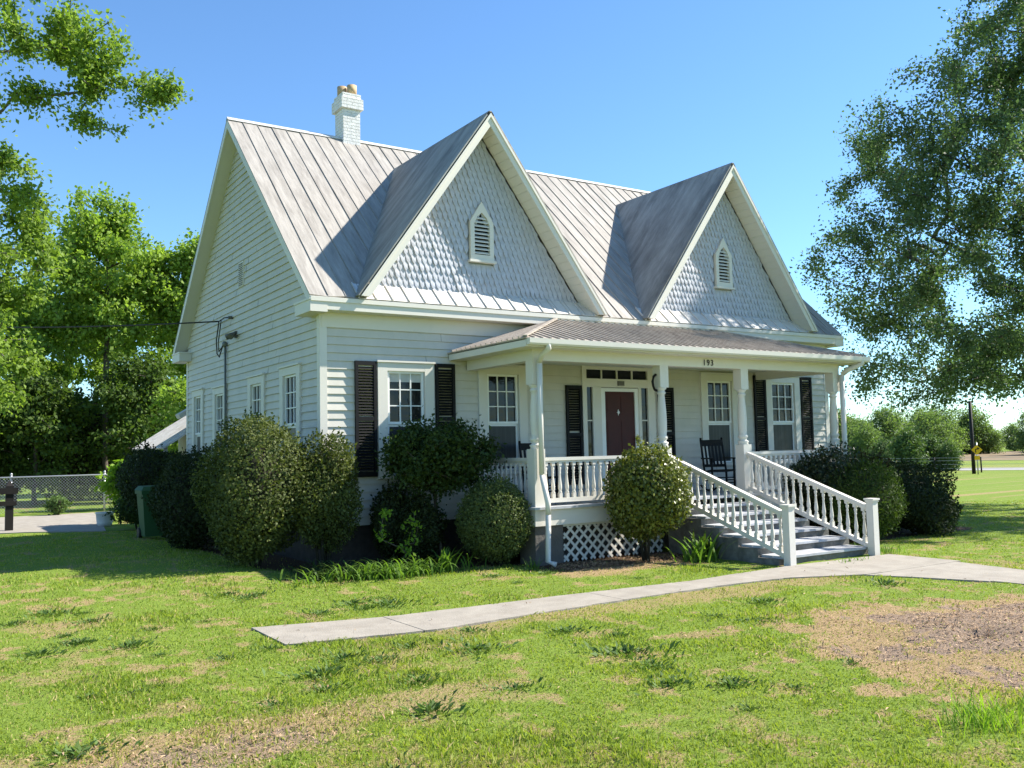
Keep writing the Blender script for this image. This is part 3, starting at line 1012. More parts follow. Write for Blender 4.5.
fl = MB()
y = -1.93
while y < -.03:
    pass
    fl.box(PX0-.16, PX1+.16, y, min(y+.096, -.03), ZFL-.035, ZFL)
    y += .1
hp('porch_floor', fl, 'tread')
for q_ in ((PX0-.12, 4.69, -1.88, -1.85), (6.71, PX1+.12, -1.88, -1.85), (PX0-.12, PX0-.09, -1.849, -.03), (PX1+.09, PX1+.12, -1.849, -.03)):
    hp('porch_skirt', MB().box(*q_, .54, .762), 'trim')
for x in (PX0, PX1):
    sx = 1 if x == PX0 else -1
    xa, xb = sorted((x-sx*.10, x+sx*.37))
    hp('porch_pier', MB().box(xa, xb, -1.84, -1.45, -.1, .538), 'block')
# lattice
def lattice(x0, x1, z0, z1, y):
    m = MB()
    p = .158
    for sgn, yy in ((1, y), (-1, y-.009)):
        c0 = -2.0
        for k in range(-40, 140):
            # line x = c + sgn*(z-z0)
            c = x0 + k*p - (0 if sgn > 0 else -.079)
            za, zb = z0, z1
            xa, xb = c, c+sgn*(z1-z0)
            lo, hi = 0.0, 1.0
            dx = xb-xa
            for lim_, s_ in ((x0, 1), (x1, -1)):
                va = (xa-lim_)*s_; vb = (xb-lim_)*s_
                if va < 0 and vb < 0: lo, hi = 1, 0; break
                if va < 0: lo = max(lo, va/(va-vb))
                elif vb < 0: hi = min(hi, va/(va-vb))
            if hi-lo < .05: continue
            a = (xa+dx*lo, yy, z0+(z1-z0)*lo); b = (xa+dx*hi, yy, z0+(z1-z0)*hi)
            m.bar(a, b, .036, .007, (0, 1, 0))
    m.box(x0-.02, x1+.02, y-.02, y+.006, z1+.001, z1+.03)
    hp('lattice_panel', m, 'trim')
lattice(2.86, 4.70, .02, .505, -1.80)
lattice(6.70, 8.5, .02, .505, -1.80)
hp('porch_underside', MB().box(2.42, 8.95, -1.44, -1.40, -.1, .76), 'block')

def column(x, full=True):
    c = MB()
    hb = .092
    c.box(x-hb, x+hb, PY-hb, PY+hb, ZFL, ZFL+.80)
    prof = [(.088, 0), (.075, .02), (.088, .045), (.088, .06), (.06, .075), (.06, .10), (.078, .125), (.08, .15), (.062, .18), (.07, .25), (.074, .40), (.068, .6), (.055, .78), (.05, .84),
            (.07, .86), (.07, .88), (.055, .89), (.055, .91), (.078, .93), (.085, .955)]
    z0, z1 = ZFL+.80, 2.50
    k = (z1-z0)/.955
    c.lathe([(r, z*k) for r, z in prof], (x, PY, z0), 16)
    c.box(x-hb*.92, x+hb*.92, PY-hb*.92, PY+hb*.92, z1, ZBM)
    hp('porch_column', c, 'trim')
for x in PCOL: column(x)
col_br = MB()
hx, hz = 4.822-.10, 2.62
col_br.tube([(hx, PY, hz+.08), (hx-.05, PY-.01, hz+.05), (hx-.075, PY-.01, hz-.03), (hx-.065, PY-.01, hz-.1), (hx-.03, PY, hz-.15), (hx+.01, PY, hz-.17)], .02, 6)
hp('hanging_hook', col_br, 'black')

# balusters share one mesh
def baluster_mesh(h):
    b = MB()
    q = .026
    b.box(-q, q, -q, q, 0, h*.14)
    prof = [(.024, .14), (.03, .17), (.018, .20), (.027, .25), (.029, .32), (.018, .52), (.014, .64), (.02, .68), (.013, .70), (.022, .76), (.024, .80), (.015, .83), (.024, .86)]
    b.lathe([(r, z*h) for r, z in prof], (0, 0, 0), 10)
    b.box(-q, q, -q, q, h*.86, h)
    me = b.mesh('baluster')
    co = np.empty(len(me.vertices)*3, np.float32)
    me.vertices.foreach_get('co', co); me.vertices.foreach_set('co', co*S); me.update()
    me.materials.append(M['trim'])
    return me
BAL = baluster_mesh(.50)
def railing(name, a, b, n, ztop, zbot, skip=0):
    """a, b (x, y); ztop, zbot callables of t 0..1"""
    r = MB()
    A = lambda t, z: (a[0]+(b[0]-a[0])*t, a[1]+(b[1]-a[1])*t, z)
    up = (0, 0, 1)
    r.bar(A(0, ztop(0)-.02), A(1, ztop(1)-.02), .085, .045)
    r.bar(A(0, ztop(0)-.057), A(1, ztop(1)-.057), .05, .03)
    r.bar(A(0, zbot(0)), A(1, zbot(1)), .06, .06)
    o = hp(name, r, 'trim')
    h = (ztop(0)-.065)-(zbot(0)+.025)
    for k in range(n):
        t = (k+.5)/n
        p = Vector(A(t, zbot(t)+.02))
        c = bpy.data.objects.new('baluster', BAL)
        c.location = (p-ORG[house.name])*S
        c.scale = (1, 1, (h+.03)/.50)
        link(c, o)
    return o
RT, RB = 1.475, .875
hcol = .095
railing('porch_railing', (PCOL[0]+hcol, PY), (PCOL[1]-hcol, PY), 18, lambda t: RT, lambda t: RB)
railing('porch_railing', (PCOL[2]+hcol, PY), (PCOL[3]-hcol, PY), 18, lambda t: RT, lambda t: RB)
railing('porch_railing', (PCOL[0], PY+hcol), (PCOL[0], -.03), 13, lambda t: RT, lambda t: RB)
railing('porch_railing', (PCOL[3], PY+hcol), (PCOL[3], -.03), 13, lambda t: RT, lambda t: RB)

# steps
st = MB(); tr = MB()
nst = 7
ys0, ys1 = -1.93, -4.03
tread = (ys0-ys1)/(nst-1)
rise = ZFL/nst
sb_ = MB()
for k in range(1, nst):
    z = ZFL-rise*k
    ya, yb = ys0-tread*(k-1), ys0-tread*k
    st.box(4.74, 6.66, yb+.03, ya+.028, -.1, z-.032)
    tr.box(4.80, 6.60, yb, (yb+ya)/2-.004, z-.031, z); tr.box(4.80, 6.60, (yb+ya)/2+.004, ya+.025, z-.031, z)
steps = hp('front_steps', st, mat('mossy step masonry', (.17, .16, .145), .9, .3, 8, bump=.4, dirt=(.06, .06, .045), damt=.8))
tr.build('step_tread', M['tread'], steps)
for x in (PCOL[1], PCOL[2]):
    hp('newel_post', MB().box(x-.056, x+.056, -4.176, -4.064, 0, .775).box(x-.078, x+.078, -4.198, -4.042, .775, .80).box(x-.066, x+.066, -4.186, -4.054, .75, .774), 'trim')
    sl_t = lambda t: 1.475+(.70-1.475)*t
    sl_b = lambda t: .90+(.13-.90)*t
    railing('stair_railing', (x, PY-hcol), (x, -4.05), 16, sl_t, sl_b)

# gutter and downspouts
gt = MB()
ring_ = [(0, 0), (0, -.07), (-.02, -.09), (-.06, -.09), (-.08, -.065), (-.085, 0), (-.075, 0), (-.07, -.06), (-.05, -.08), (-.02, -.08), (-.008, -.065), (-.008, 0)]
gy0, gzt = EY+.013, ZPE-.012
vs = [(x, gy0+a, gzt+b) for x in (EX0+.03, EX1+.02) for a, b in ring_]
k = len(ring_)
gt.add(vs, [(i, (i+1) % k, (i+1) % k+k, i+k) for i in range(k)])
for e in (0, k): gt.add(vs[e:e+6], [tuple(range(6))])
hp('gutter', gt, 'trim')
d1 = MB()
d1.tube([(2.40, EY-.03, 3.06), (2.40, EY-.03, 2.96), (2.44, -2.0, 2.90), (2.45, -1.90, 2.80)], .04, 8)
d1.tube([(2.45, -1.90, 2.80), (2.45, -1.90, 1.24)], .039, 8)
d1.tube([(2.45, -1.90, 1.24), (2.47, -2.0, .86), (2.47, -2.0, .7)], .039, 8)
d1.tube([(2.47, -2.0, .7), (2.45, -2.0, .07), (2.52, -2.09, .03)], .039, 8)
hp('downspout', d1, 'trim')
d2 = MB()
d2.tube([(9.16, EY-.03, 3.06), (9.16, EY-.03, 2.98), (9.04, -2.0, 2.88), (8.98, -1.9, 2.80)], .045, 8)
d2.tube([(8.98, -1.9, 2.80), (8.98, -1.9, .1)], .045, 8)
hp('downspout', d2, 'trim')

# house number
cu = bpy.data.curves.new('number', 'FONT')
cu.body = '193'
cu.size = .135; cu.extrude = .004; cu.align_x = 'CENTER'; cu.space_character = 1.25
tmp = bpy.data.objects.new('number', cu); COL.objects.link(tmp)
dg = bpy.context.evaluated_depsgraph_get()
nm = bpy.data.meshes.new_from_object(tmp.evaluated_get(dg))
bpy.data.objects.remove(tmp)
for v in nm.vertices:
    a = v.co.copy()
    v.co = (5.76+a.x, PY-.085-.008-a.z, 2.865+a.y)
nm.materials.clear()
put('house_number', nm, M['signblack'], house)

# left side fittings
ms = MB()
ms.tube([(-.05, 4.61, 1.2), (-.05, 4.61, 3.62)], .02, 8)
ms.lathe([(.03, 0), (.05, .02), (.05, .07), (.025, .1)], (-.06, 4.61, 3.60), 8)
hp('service_mast', ms, 'conduit')
hp('side_vent', MB().mbox(PL, 3.57, 3.86, 4.58, 5.02, .0, .03), 'trim')
sv = MB()
z = 4.60
while z < 5.0:
    sv.mbox(PL, 3.60, 3.83, z, z+.012, .03, .042); z += .034
hp('side_vent_louvre', sv, 'plaque')
hp('wire_anchor', MB().tube([(0, 4.28, 4.1), (-.09, 4.28, 4.1)], .03, 8), 'plaque')
hp('flood_light', MB().mbox(PL, 3.98, 4.06, 3.70, 3.82, 0, .05).tube([(-.05, 4.0, 3.78), (-.16, 3.92, 3.70)], [.03, .055], 8).tube([(-.05, 4.05, 3.78), (-.16, 4.14, 3.72)], [.03, .055], 8), 'plaque')

# lean-to at the back
lt = MB()
lt.slab([(-.45, 7.9, 1.80), (1.6, 7.9, 3.1), (1.6, 11.2, 3.1), (-.45, 11.2, 1.80)], .04)
y = 8.0
nl = Vector((-1.3, 0, 2.05)).normalized()
while y < 11.2:
    lt.bar(Vector((-.45, y, 1.80))+nl*.012, Vector((1.6, y, 3.1))+nl*.012, .02, .026, nl); y += .27
hp('rear_porch_roof', lt, 'roofclean')
lb = MB()
lb.box(.6, W_*.6, 8.0, 11.0, 0, 2.35)
lb.box(-.38, -.31, 8.0, 8.07, 0, 1.81); lb.box(-.38, -.31, 11.0, 11.07, 0, 1.81)
lb.slab([(-.12, 7.86, 2.5), (1.4, 7.86, 3.4), (1.4, 8.2, 3.4), (-.12, 8.2, 2.5)], .1)
hp('rear_wing', lb, 'siding')

# ------------------------------------------------------------------ cables
cb = MB()
a = Vector((-.10, 4.85, 4.10)); b = Vector((-13, 31, 8.0))
pts = []
for i in range(25):
    t = i/24
    p = a.lerp(b, t); p.z -= 4*0.6*t*(1-t)
    pts.append(p)
cb.tube(pts, .014, 5)
cb.tube([a, (-.1, 4.5, 4.12), (-.09, 4.28, 4.1)], .012, 5)
cb.tube([a, (-.12, 4.95, 3.75), (-.12, 4.9, 3.5), (-.12, 4.75, 3.42), (-.09, 4.63, 3.62)], .012, 5)
cb.tube([(-.1, 4.7, 4.11), (-.12, 4.82, 3.7), (-.12, 4.78, 3.52), (-.09, 4.63, 3.62)], .01, 5)
tag(cb.build('power_cable', M['cable'], None, a), 'thin black overhead service cable looping down to the mast on the gable end', 'cable')

# ------------------------------------------------------------------ rocking chairs
def rocking_chair(loc, rz, label):
    t = thing('rocking_chair', label, 'rocking chair', loc, 'black rocking chairs on the porch')
    ca, sa = math.cos(rz), math.sin(rz)
    L = Vector(loc)
    def T(p): return Vector((p[0]*ca-p[1]*sa, p[0]*sa+p[1]*ca, p[2])) + L
    def P(name, fn):
        m = MB(); fn(m)
        m.v = [tuple(T(v)) for v in m.v]
        return m.build(name, M['chairblack'], t)
    # faces -y
    P('seat', lambda m: m.hexa([(-.22, -.20, .35), (.22, -.20, .35), (.19, .18, .32), (-.19, .18, .32), (-.22, -.20, .38), (.22, -.20, .38), (.19, .18, .35), (-.19, .18, .35)]))
    for x in (-.20, .20):
        P('rocker', lambda m: m.tube([(x, -.36, .07), (x, -.2, .03), (x, 0, .018), (x, .2, .035), (x, .38, .09)], .018, 6))
        P('leg', lambda m: m.tube([(x, -.19, .03), (x, -.19, .56)], .019, 8))
        P('leg', lambda m: m.tube([(x, .17, .03), (x, .17, .33), (x*.98, .32, .88), (x*.97, .33, .93)], .02, 8))
        P('armrest', lambda m: m.bar((x*1.05, -.24, .57), (x, .24, .57), .07, .022))
    P('backrest', lambda m: [m.bar((-.19, .305, .84), (.19, .305, .84), .02, .11), m.bar((-.19, .2, .44), (.19, .2, .44), .02, .05)] +
      [m.bar((x, .205, .44), (x, .30, .82), .035, .014, (0, 1, 0)) for x in (-.13, -.065, 0, .065, .13)])
    P('stretcher', lambda m: [m.tube([(-.2, -.19, z), (.2, -.19, z)], .011, 6) for z in (.15, .24)] + [m.tube([(x, -.19, .2), (x, .17, .18)], .011, 6) for x in (-.2, .2)])
rocking_chair((6.98, -.80, ZFL), -.42, 'black slatted rocking chair beside the right stair rail')
rocking_chair((3.30, -.62, ZFL), -.2, 'black slatted rocking chair half hidden behind the left corner column')

# ------------------------------------------------------------------ vegetation builders
def branch_mesh(nodes, par, rad, n=6):
    P = np.array(nodes); A = np.array(par); Rr = np.array(rad)
    i = np.where(A >= 0)[0]
    a = P[A[i]]; b = P[i]
    d = norm(b-a)
    ref = np.where(np.abs(d[:, 2:3]) > .9, np.array([[1., 0, 0]]), np.array([[0, 0, 1.]]))
    x = norm(np.cross(d, ref)); y = np.cross(d, x)
    ang = np.arange(n)*2*np.pi/n
    ca, sa = np.cos(ang)[None, :, None], np.sin(ang)[None, :, None]
    ring = x[:, None]*ca + y[:, None]*sa
    ra = np.minimum(Rr[A[i]], Rr[i]*1.6)[:, None, None]
    V = np.concatenate([a[:, None]-d[:, None]*0.3*ra+ring*ra, b[:, None]+d[:, None]*.2*Rr[i][:, None, None]+ring*Rr[i][:, None, None]], 1)
    N = len(i)
    base = (np.arange(N)*2*n)[:, None, None]
    k = np.arange(n)
    f = np.stack([k, (k+1) % n, (k+1) % n+n, k+n], -1)[None] + base
    me = bpy.data.meshes.new('branches')
    me.vertices.add(N*2*n)
    me.vertices.foreach_set('co', V.astype(np.float32).ravel())
    fl_ = f.reshape(-1)
    me.loops.add(len(fl_)); me.loops.foreach_set('vertex_index', fl_.astype(np.int32))
    me.polygons.add(len(fl_)//4); me.polygons.foreach_set('loop_start', np.arange(0, len(fl_), 4, dtype=np.int32))
    me.polygons.foreach_set('use_smooth', np.ones(len(fl_)//4, bool))
    me.update(calc_edges=True)
    return me

def tree(name, label, cat, base, trunk, tips, leafm, nleaf, lsize, sig, seed, group=None, barkm='bark', rmax=.25, lw=.30, droop=.2, twig=.007, expo=2.05, alongs=.5):
    """trunk: list of points; tips (N,3); grows limbs from the trunk to the tips and hangs leaves round each tip"""
    rng = np.random.default_rng(seed)
    t = thing(name, label, cat, base, group)
    nodes = [np.array(p, float) for p in trunk[:1]]; par = [-1]
    for p in trunk[1:]:
        a = nodes[-1]; p = np.array(p, float)
        k = max(1, int(np.linalg.norm(p-a)/.5))
        for j in range(1, k+1):
            nodes.append(a+(p-a)*j/k + (rng.normal(size=3)*.03)); par.append(len(nodes)-2)
    ntr = len(nodes)
    tips = np.asarray(tips)
    c0 = np.array(trunk[-1])
    order = np.argsort(np.linalg.norm(tips-c0, axis=1)*.6 + np.abs(tips[:, 2]-c0[2])*.1)
    tipnode = []
    paths = []
    for ti in order:
        p = tips[ti]
        N = np.array(nodes)
        d = np.linalg.norm(N-p, axis=1)
        low = np.maximum(0, N[:, 2]-p[2]+.35*d)      # prefer joining from below
        cost = d + .9*low
        cost[:max(1, ntr//3)] += 3
        j = int(np.argmin(cost))
        a = N[j]
        L = np.linalg.norm(p-a)
        k = max(1, int(L/.45))
        prev = j
        pth = []
        for q_ in range(1, k+1):
            f = q_/k
            m_ = a+(p-a)*f
            m_[2] += -droop*L*f*(1-f)*.6 + .12*L*f*(1-f)
            m_ = m_ + rng.normal(size=3)*.05*L*f*(1-f)*1.2
            nodes.append(m_); par.append(prev); prev = len(nodes)-1
            pth.append(m_)
        tipnode.append(prev)
        paths.append((a, p))
    n = len(nodes)
    acc = np.zeros(n)
    rad = np.zeros(n)
    child = np.zeros(n, int)
    for i in range(n-1, -1, -1):
        r = twig if child[i] == 0 else acc[i]**(1/expo)
        rad[i] = r
        if par[i] >= 0:
            acc[par[i]] += r**expo; child[par[i]] += 1
    s_ = min(1.0, rmax/rad[0]) if rad[0] > 0 else 1
    rad = np.maximum(rad*s_, twig*.8)
    rad[0] *= 1.35
    put('trunk', branch_mesh(nodes, par, rad), M[barkm], t)
    # leaves
    A = np.array([a for a, p in paths]); B = np.array([p for a, p in paths])
    m_ = nleaf//len(B)
    T = rng.random((len(B), m_, 1))
    dlen = np.linalg.norm(B-A, axis=1)[:, None, None]
    back = np.minimum(T**1.5*alongs, dlen*.8)
    dirs = norm(B-A)[:, None]
    sg = np.asarray(sig)*np.ones(3)
    size = rng.uniform(.6, 1.25, (len(B), 1, 1))
    P = B[:, None] - dirs*back + rng.normal(size=(len(B), m_, 3))*sg*size
    P = P.reshape(-1, 3)
    D = rng.normal(size=P.shape)*.8
    D[:, 2] -= .35
    D += np.repeat(dirs, m_, 1).reshape(-1, 3)*.5
    V = leaf_quads(P, D, lsize*rng.uniform(.6, 1.25, len(P)), lw, rng)
    put('crown', quads_mesh('crown', V), M[leafm], t)
    return t

def ell_tips(rng, c, r, n, shell=.35, zmin=None, gap=.0, gscale=.5):
    out = []
    while len(out) < n:
        d = norm(rng.normal(size=3))
        f = rng.uniform(shell, 1)**(.55)
        p = np.array(c)+d*np.array(r)*f
        if zmin is not None and p[2] < zmin: continue
        if gap and vnoise(np.array(p[0]/gscale+p[2]*1.3+20), np.array(p[1]/gscale+p[2]/gscale+20)) < gap: continue
        out.append(p)
    return np.array(out)

def bush(name, label, c, r, ztop, leafm, nleaf, lsize, seed, zbot=.0, core_stems=True, rough=.30, group=None, lw=.36, flat=2.08, fuzz=.05, skew=0, cat='bush'):
    """clipped shrub: leaf shell over a dark solid core painting the inner shade, on short stems"""
    rng = np.random.default_rng(seed)
    g0 = float(gz(c[0], c[1]))
    t = thing(name, label, cat, (c[0], c[1], g0), group)
    rx, ry = (r, r) if np.isscalar(r) else r
    rx *= .94; ry *= .94
    zc = (ztop+zbot)/2 + .04; rz = (ztop-zbot)/2
    lob = [(norm(rng.normal(size=3)), rng.uniform(.04, rough), rng.uniform(3, 22)) for _ in range(26)]
    skirt = rng.uniform(.03, .14)                       # narrower towards the ground
    def radius(d):
        k = np.power(np.sum(np.abs(d)**flat, -1), -1/flat)
        for v, a, s in lob:
            k = k + a*np.exp(-s*(1-d@v)) - a*(1-math.exp(-2*s))/(2*s)
        k = k*(1-skirt*np.clip(-d[..., 2], 0, 1)*np.sqrt(np.clip(1-d[..., 2]**2, 0, 1))*1.6)
        return k
    nleaf = int(nleaf*1.6)
    d = norm(rng.normal(size=(nleaf, 3)))
    f = 1 - rng.random(nleaf)**1.7*.34 + rng.normal(size=nleaf)*fuzz*.5
    rr = (radius(d)*f)[:, None]
    P = np.array([c[0], c[1], zc]) + d*rr*np.array([rx, ry, rz])
    P = P[P[:, 2] > g0+.02]; d = d[:len(P)]
    dd = norm(P-np.array([c[0], c[1], zc]))
    D = dd*.35 + rng.normal(size=P.shape)*.8
    D[:, 2] += .2
    ns = nleaf//190                                   # shoots that escaped the shears
    sd = norm(rng.normal(size=(ns, 3))+np.array([0, 0, .9]))
    sp = np.array([c[0], c[1], zc]) + sd*radius(sd)[:, None]*np.array([rx, ry, rz])
    tt = rng.random((ns, 9, 1))
    SP_ = (sp[:, None] + (sd[:, None]*.6+np.array([0, 0, .5]))*tt*lsize*2.6*rng.uniform(.4, 1, (ns, 1, 1))).reshape(-1, 3)
    SD_ = np.repeat(sd, 9, 0)+rng.normal(size=SP_.shape)*.7
    k_ = SP_[:, 2] > zc-rz*.5
    P = np.concatenate([P, SP_[k_]]); D = np.concatenate([D, SD_[k_]]); dd = np.concatenate([dd, np.repeat(sd, 9, 0)[k_]])
    V = leaf_quads(P, D, lsize*.8*rng.uniform(.6, 1.3, len(P)), lw, rng, .15, dd*1.1)
    # a few shoots that escaped the shears
    put('foliage', quads_mesh('foliage', V), M[leafm], t)
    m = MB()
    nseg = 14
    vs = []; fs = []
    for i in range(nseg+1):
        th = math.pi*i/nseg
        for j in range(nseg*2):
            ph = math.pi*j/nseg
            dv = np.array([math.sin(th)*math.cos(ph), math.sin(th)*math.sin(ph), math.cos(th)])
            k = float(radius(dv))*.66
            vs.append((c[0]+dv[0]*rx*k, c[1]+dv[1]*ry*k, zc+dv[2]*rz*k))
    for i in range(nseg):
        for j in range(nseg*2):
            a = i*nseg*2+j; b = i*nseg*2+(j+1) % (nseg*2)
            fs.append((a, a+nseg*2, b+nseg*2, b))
    m.add(vs, fs, True)  # closed dark body stands in for the shade behind the leaves
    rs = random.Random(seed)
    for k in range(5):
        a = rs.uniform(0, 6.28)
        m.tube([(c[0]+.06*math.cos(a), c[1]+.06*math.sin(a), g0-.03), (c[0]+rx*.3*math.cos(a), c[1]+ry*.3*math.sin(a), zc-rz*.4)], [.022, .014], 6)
    put('core_stems', m.mesh('core_stems'), M['twigs_and_shade'], t)
    return t

# shrubs round the house
bush('boxwood_bush', 'tallest round clipped olive bush at the left gable end below the windows', (-.95, .02), (.75, .82), 2.05, 'bush_olive', 17000, .052, 11)
bush('corner_bush', 'narrow clipped bush at the front left corner of the house', (-.14, -.42), (.49, .49), 1.70, 'bush_olive', 10000, .05, 12, zbot=.22)
bush('dome_bush', 'dark domed bush between the green bin and the tallest bush', (-1.16, 2.75), (.66, .9), 1.6, 'bush_dark', 9000, .055, 13)
bush('yew_bush', 'black green rounded bush behind the green bin', (-.72, 7.3), (.78, .9), 1.80, 'bush_dark', 8000, .06, 14, zbot=.3)
bush('low_bush', 'small dark bush under the left shutter', (.86, -.45), (.32, .3), 1.05, 'bush_dark', 4000, .05, 15)
bush('low_bush', 'low dark bush at the foot of the multi stemmed shrub', (1.14, -.75), (.36, .34), .95, 'bush_dark', 4000, .05, 16)
bush('round_bush', 'grey green clipped round bush left of the porch downspout', (1.98, -1.42), (.53, .53), 1.13, 'bush_grey', 14000, .038, 17, zbot=.03, rough=.08)
bush('photinia_bush', 'large glossy yellow tipped bush in front of the porch rail', (3.84, -2.45), (.62, .6), 1.47, 'bush_shiny', 9000, .062, 18, zbot=.30, rough=.12, fuzz=.1)
bush('glossy_bush', 'dark glossy bush behind the right stair rail against the porch', (7.95, -2.2), (.62, .55), 1.44, 'bush_shinydark', 8000, .06, 19, fuzz=.1)
bush('rusty_bush', 'rust tinged bush right of the glossy dark bush', (9.3, -2.0), (.75, .6), 1.30, 'bush_rust', 7000, .06, 20)
bush('feathery_bush', 'feathery mid green bush beside the right newel post', (8.12, -2.9), (.80, .6), 1.08, 'bush_feather', 12000, .06, 21, fuzz=.14, lw=.18)
bush('sprawling_bush', 'wide dark rounded bush furthest right of the house', (10.0, -2.1), (1.05, .95), 1.16, 'bush_dark', 13000, .055, 22)
bush('sprawling_bush', 'low dark rounded bush in front of the widest bush', (9.65, -2.8), (.75, .6), .80, 'bush_dark', 8000, .055, 23)

# multi-stemmed shrub before the left window
rng = np.random.default_rng(31)
tp = ell_tips(rng, (1.40, -.82, 1.55), (.84, .66, .47), 150, .15)
tree('stemmed_shrub', 'broad multi stemmed dark green shrub in front of the left window', 'shrub', (1.45, -.85, 0),
     [(1.45, -.85, 0), (1.45, -.85, .12)], tp, 'bush_green', 19000, .062, .085, 31, barkm='bark', rmax=.055, lw=.3, twig=.004)

# big trees
rng = np.random.default_rng(41)
tp = np.concatenate([ell_tips(rng, (16.9, -1.3, 6.4), (5.0, 5.0, 6.2), 840, .25, 2.55, .29, 1.5),
                     ell_tips(rng, (15.6, -.6, 3.1), (1.8, 1.8, .8), 22, .2, 2.5),
                     ell_tips(rng, (17.2, -1.6, 11.2), (1.6, 1.6, 2.2), 60, .2, 1.9)])
tree('poplar_tree', 'large grey green shade tree to the right of the house', 'tree', (16.9, -1.3, 0),
     [(16.9, -1.3, -.1), (16.88, -1.3, 1.6), (16.85, -1.25, 3.0), (16.9, -1.2, 5.2), (17.0, -1.3, 8)], tp, 'leaf_right', 165000, .085, (.17, .17, .18), 41, barkm='bark', rmax=.33, lw=.34, droop=-.2, alongs=1.15)

rng = np.random.default_rng(42)
def seg_tips(a, b, r0, r1, n):
    t = rng.random(n)
    a = np.array(a); b = np.array(b)
    return a+(b-a)*t[:, None]+rng.normal(size=(n, 3))*(r0+(r1-r0)*t)[:, None]*.5
tp = np.concatenate([ell_tips(rng, (-6.6, 3.6, 7.6), (3.3, 3.3, 3.2), 170, .4, 3),
                     seg_tips((-4.1, 1.5, 7.2), (-2.0, .1, 6.45), .85, .12, 34),
                     seg_tips((-3.6, 1.2, 7.9), (-2.6, .5, 7.1), .6, .25, 22),
                     seg_tips((-3.9, 1.3, 6.6), (-2.35, .3, 5.75), .1, .05, 8),
                     ell_tips(rng, (-3.95, 1.55, 4.4), (.95, 1.1, 1.35), 80, .2),
                     ell_tips(rng, (-4.2, 2.2, 2.75), (.95, 1.2, .9), 36, .2)])
tree('oak_tree', 'near bright leaved tree reaching in from the left edge', 'tree', (-6.6, 3.6, 0),
     [(-6.6, 3.6, -.1), (-6.55, 3.6, 2), (-6.5, 3.55, 4.2), (-6.4, 3.5, 6.5), (-6.4, 3.5, 8.5)], tp, 'leaf_near', 56000, .07, (.10, .10, .09), 42, barkm='barkgrey', rmax=.28, lw=.32, droop=.5, alongs=1.2)

def midtree(name, label, x, y, h, rr, seed, leafm='leaf_mid', n=150, leaves=15000, size=.17, low=.38, group='trees behind the fence', lean=0):
    rng = np.random.default_rng(seed)
    tp = np.concatenate([ell_tips(rng, (x+lean*.7, y, h*(.5+low*.5)), (rr, rr, h*(.5-low*.5)), int(n*.8), .25, None, .3, 1.2),
                         ell_tips(rng, (x+lean, y, h*.78), (rr*.8, rr*.8, h*.2), int(n*.2), .3)])
    return tree(name, label, 'tree', (x, y, 0), [(x, y, -.1), (x+lean*.2, y, h*.3), (x+lean*.6, y, h*.6), (x+lean, y, h*.85)], tp, leafm, leaves, size, (.24, .24, .17), seed, group, 'bark', .2, .36, .2, .012, alongs=.8)
midtree('hardwood_tree', 'tallest sunlit green tree behind the fence left of the house', 1.3, 25.5, 11.9, 2.45, 51, leaves=25000, n=250, low=.46)
midtree('hardwood_tree', 'sunlit green tree just left of the house rear eave, behind the fence', 4.3, 25.0, 10.8, 2.1, 52, lean=.5, leaves=22000, n=210, low=.44)
midtree('hardwood_tree', 'green tree behind the fence seen through the near oak branches', -1.6, 27.5, 9.0, 2.6, 53, leaves=16000, low=.25)
midtree('hardwood_tree', 'pale green tree standing behind the tallest sunlit tree', .6, 31, 10.6, 2.8, 58, leaves=20000, n=200, low=.2)
midtree('hardwood_tree', 'pale green tree filling the gap behind the two tall trunks', 4.6, 32, 10.2, 2.8, 59, leaves=20000, n=200, low=.15)
midtree('shade_tree', 'shorter dark tree under the tallest sunlit tree', 1.9, 23.2, 5.4, 1.9, 54, 'leaf_dark', 120, 12000, .15, .1)
midtree('shade_tree', 'low leafy tree beside the rear lean-to roof', 2.6, 18.3, 4.2, 1.1, 55, 'leaf_mid', 70, 7000, .13, .15)
midtree('shade_tree', 'dark tree behind the left stretch of the chain fence', -1.2, 24.5, 4.8, 2.0, 56, 'leaf_dark', 120, 12000, .15, .05)
midtree('shade_tree', 'dark tree behind the mailbox post, beyond the fence', -4.0, 24.8, 5.2, 2.0, 57, 'leaf_dark', 120, 12000, .15, .05)
for i, (x, y, r_, h, lb) in enumerate(((-6.0, 27.0, 2.6, 4.8, 'dark thicket bush furthest left beyond the fence'), (-2.6, 27.6, 2.6, 4.4, 'dark thicket bush behind the mailbox beyond the fence'),
                                       (.6, 26.8, 2.4, 4.2, 'dark thicket bush at the foot of the tallest tree'), (3.9, 26.4, 2.3, 4.4, 'dark thicket bush between the two tall trunks'),
                                       (6.6, 25.4, 2.3, 4.6, 'dark thicket bush hidden mostly by the rear lean-to'))):
    bush('thicket_bush', lb, (x, y), (r_, 1.4), h, 'leaf_dark', 9000, .16, 60+i, rough=.25, group='thicket behind the fence', fuzz=.12)

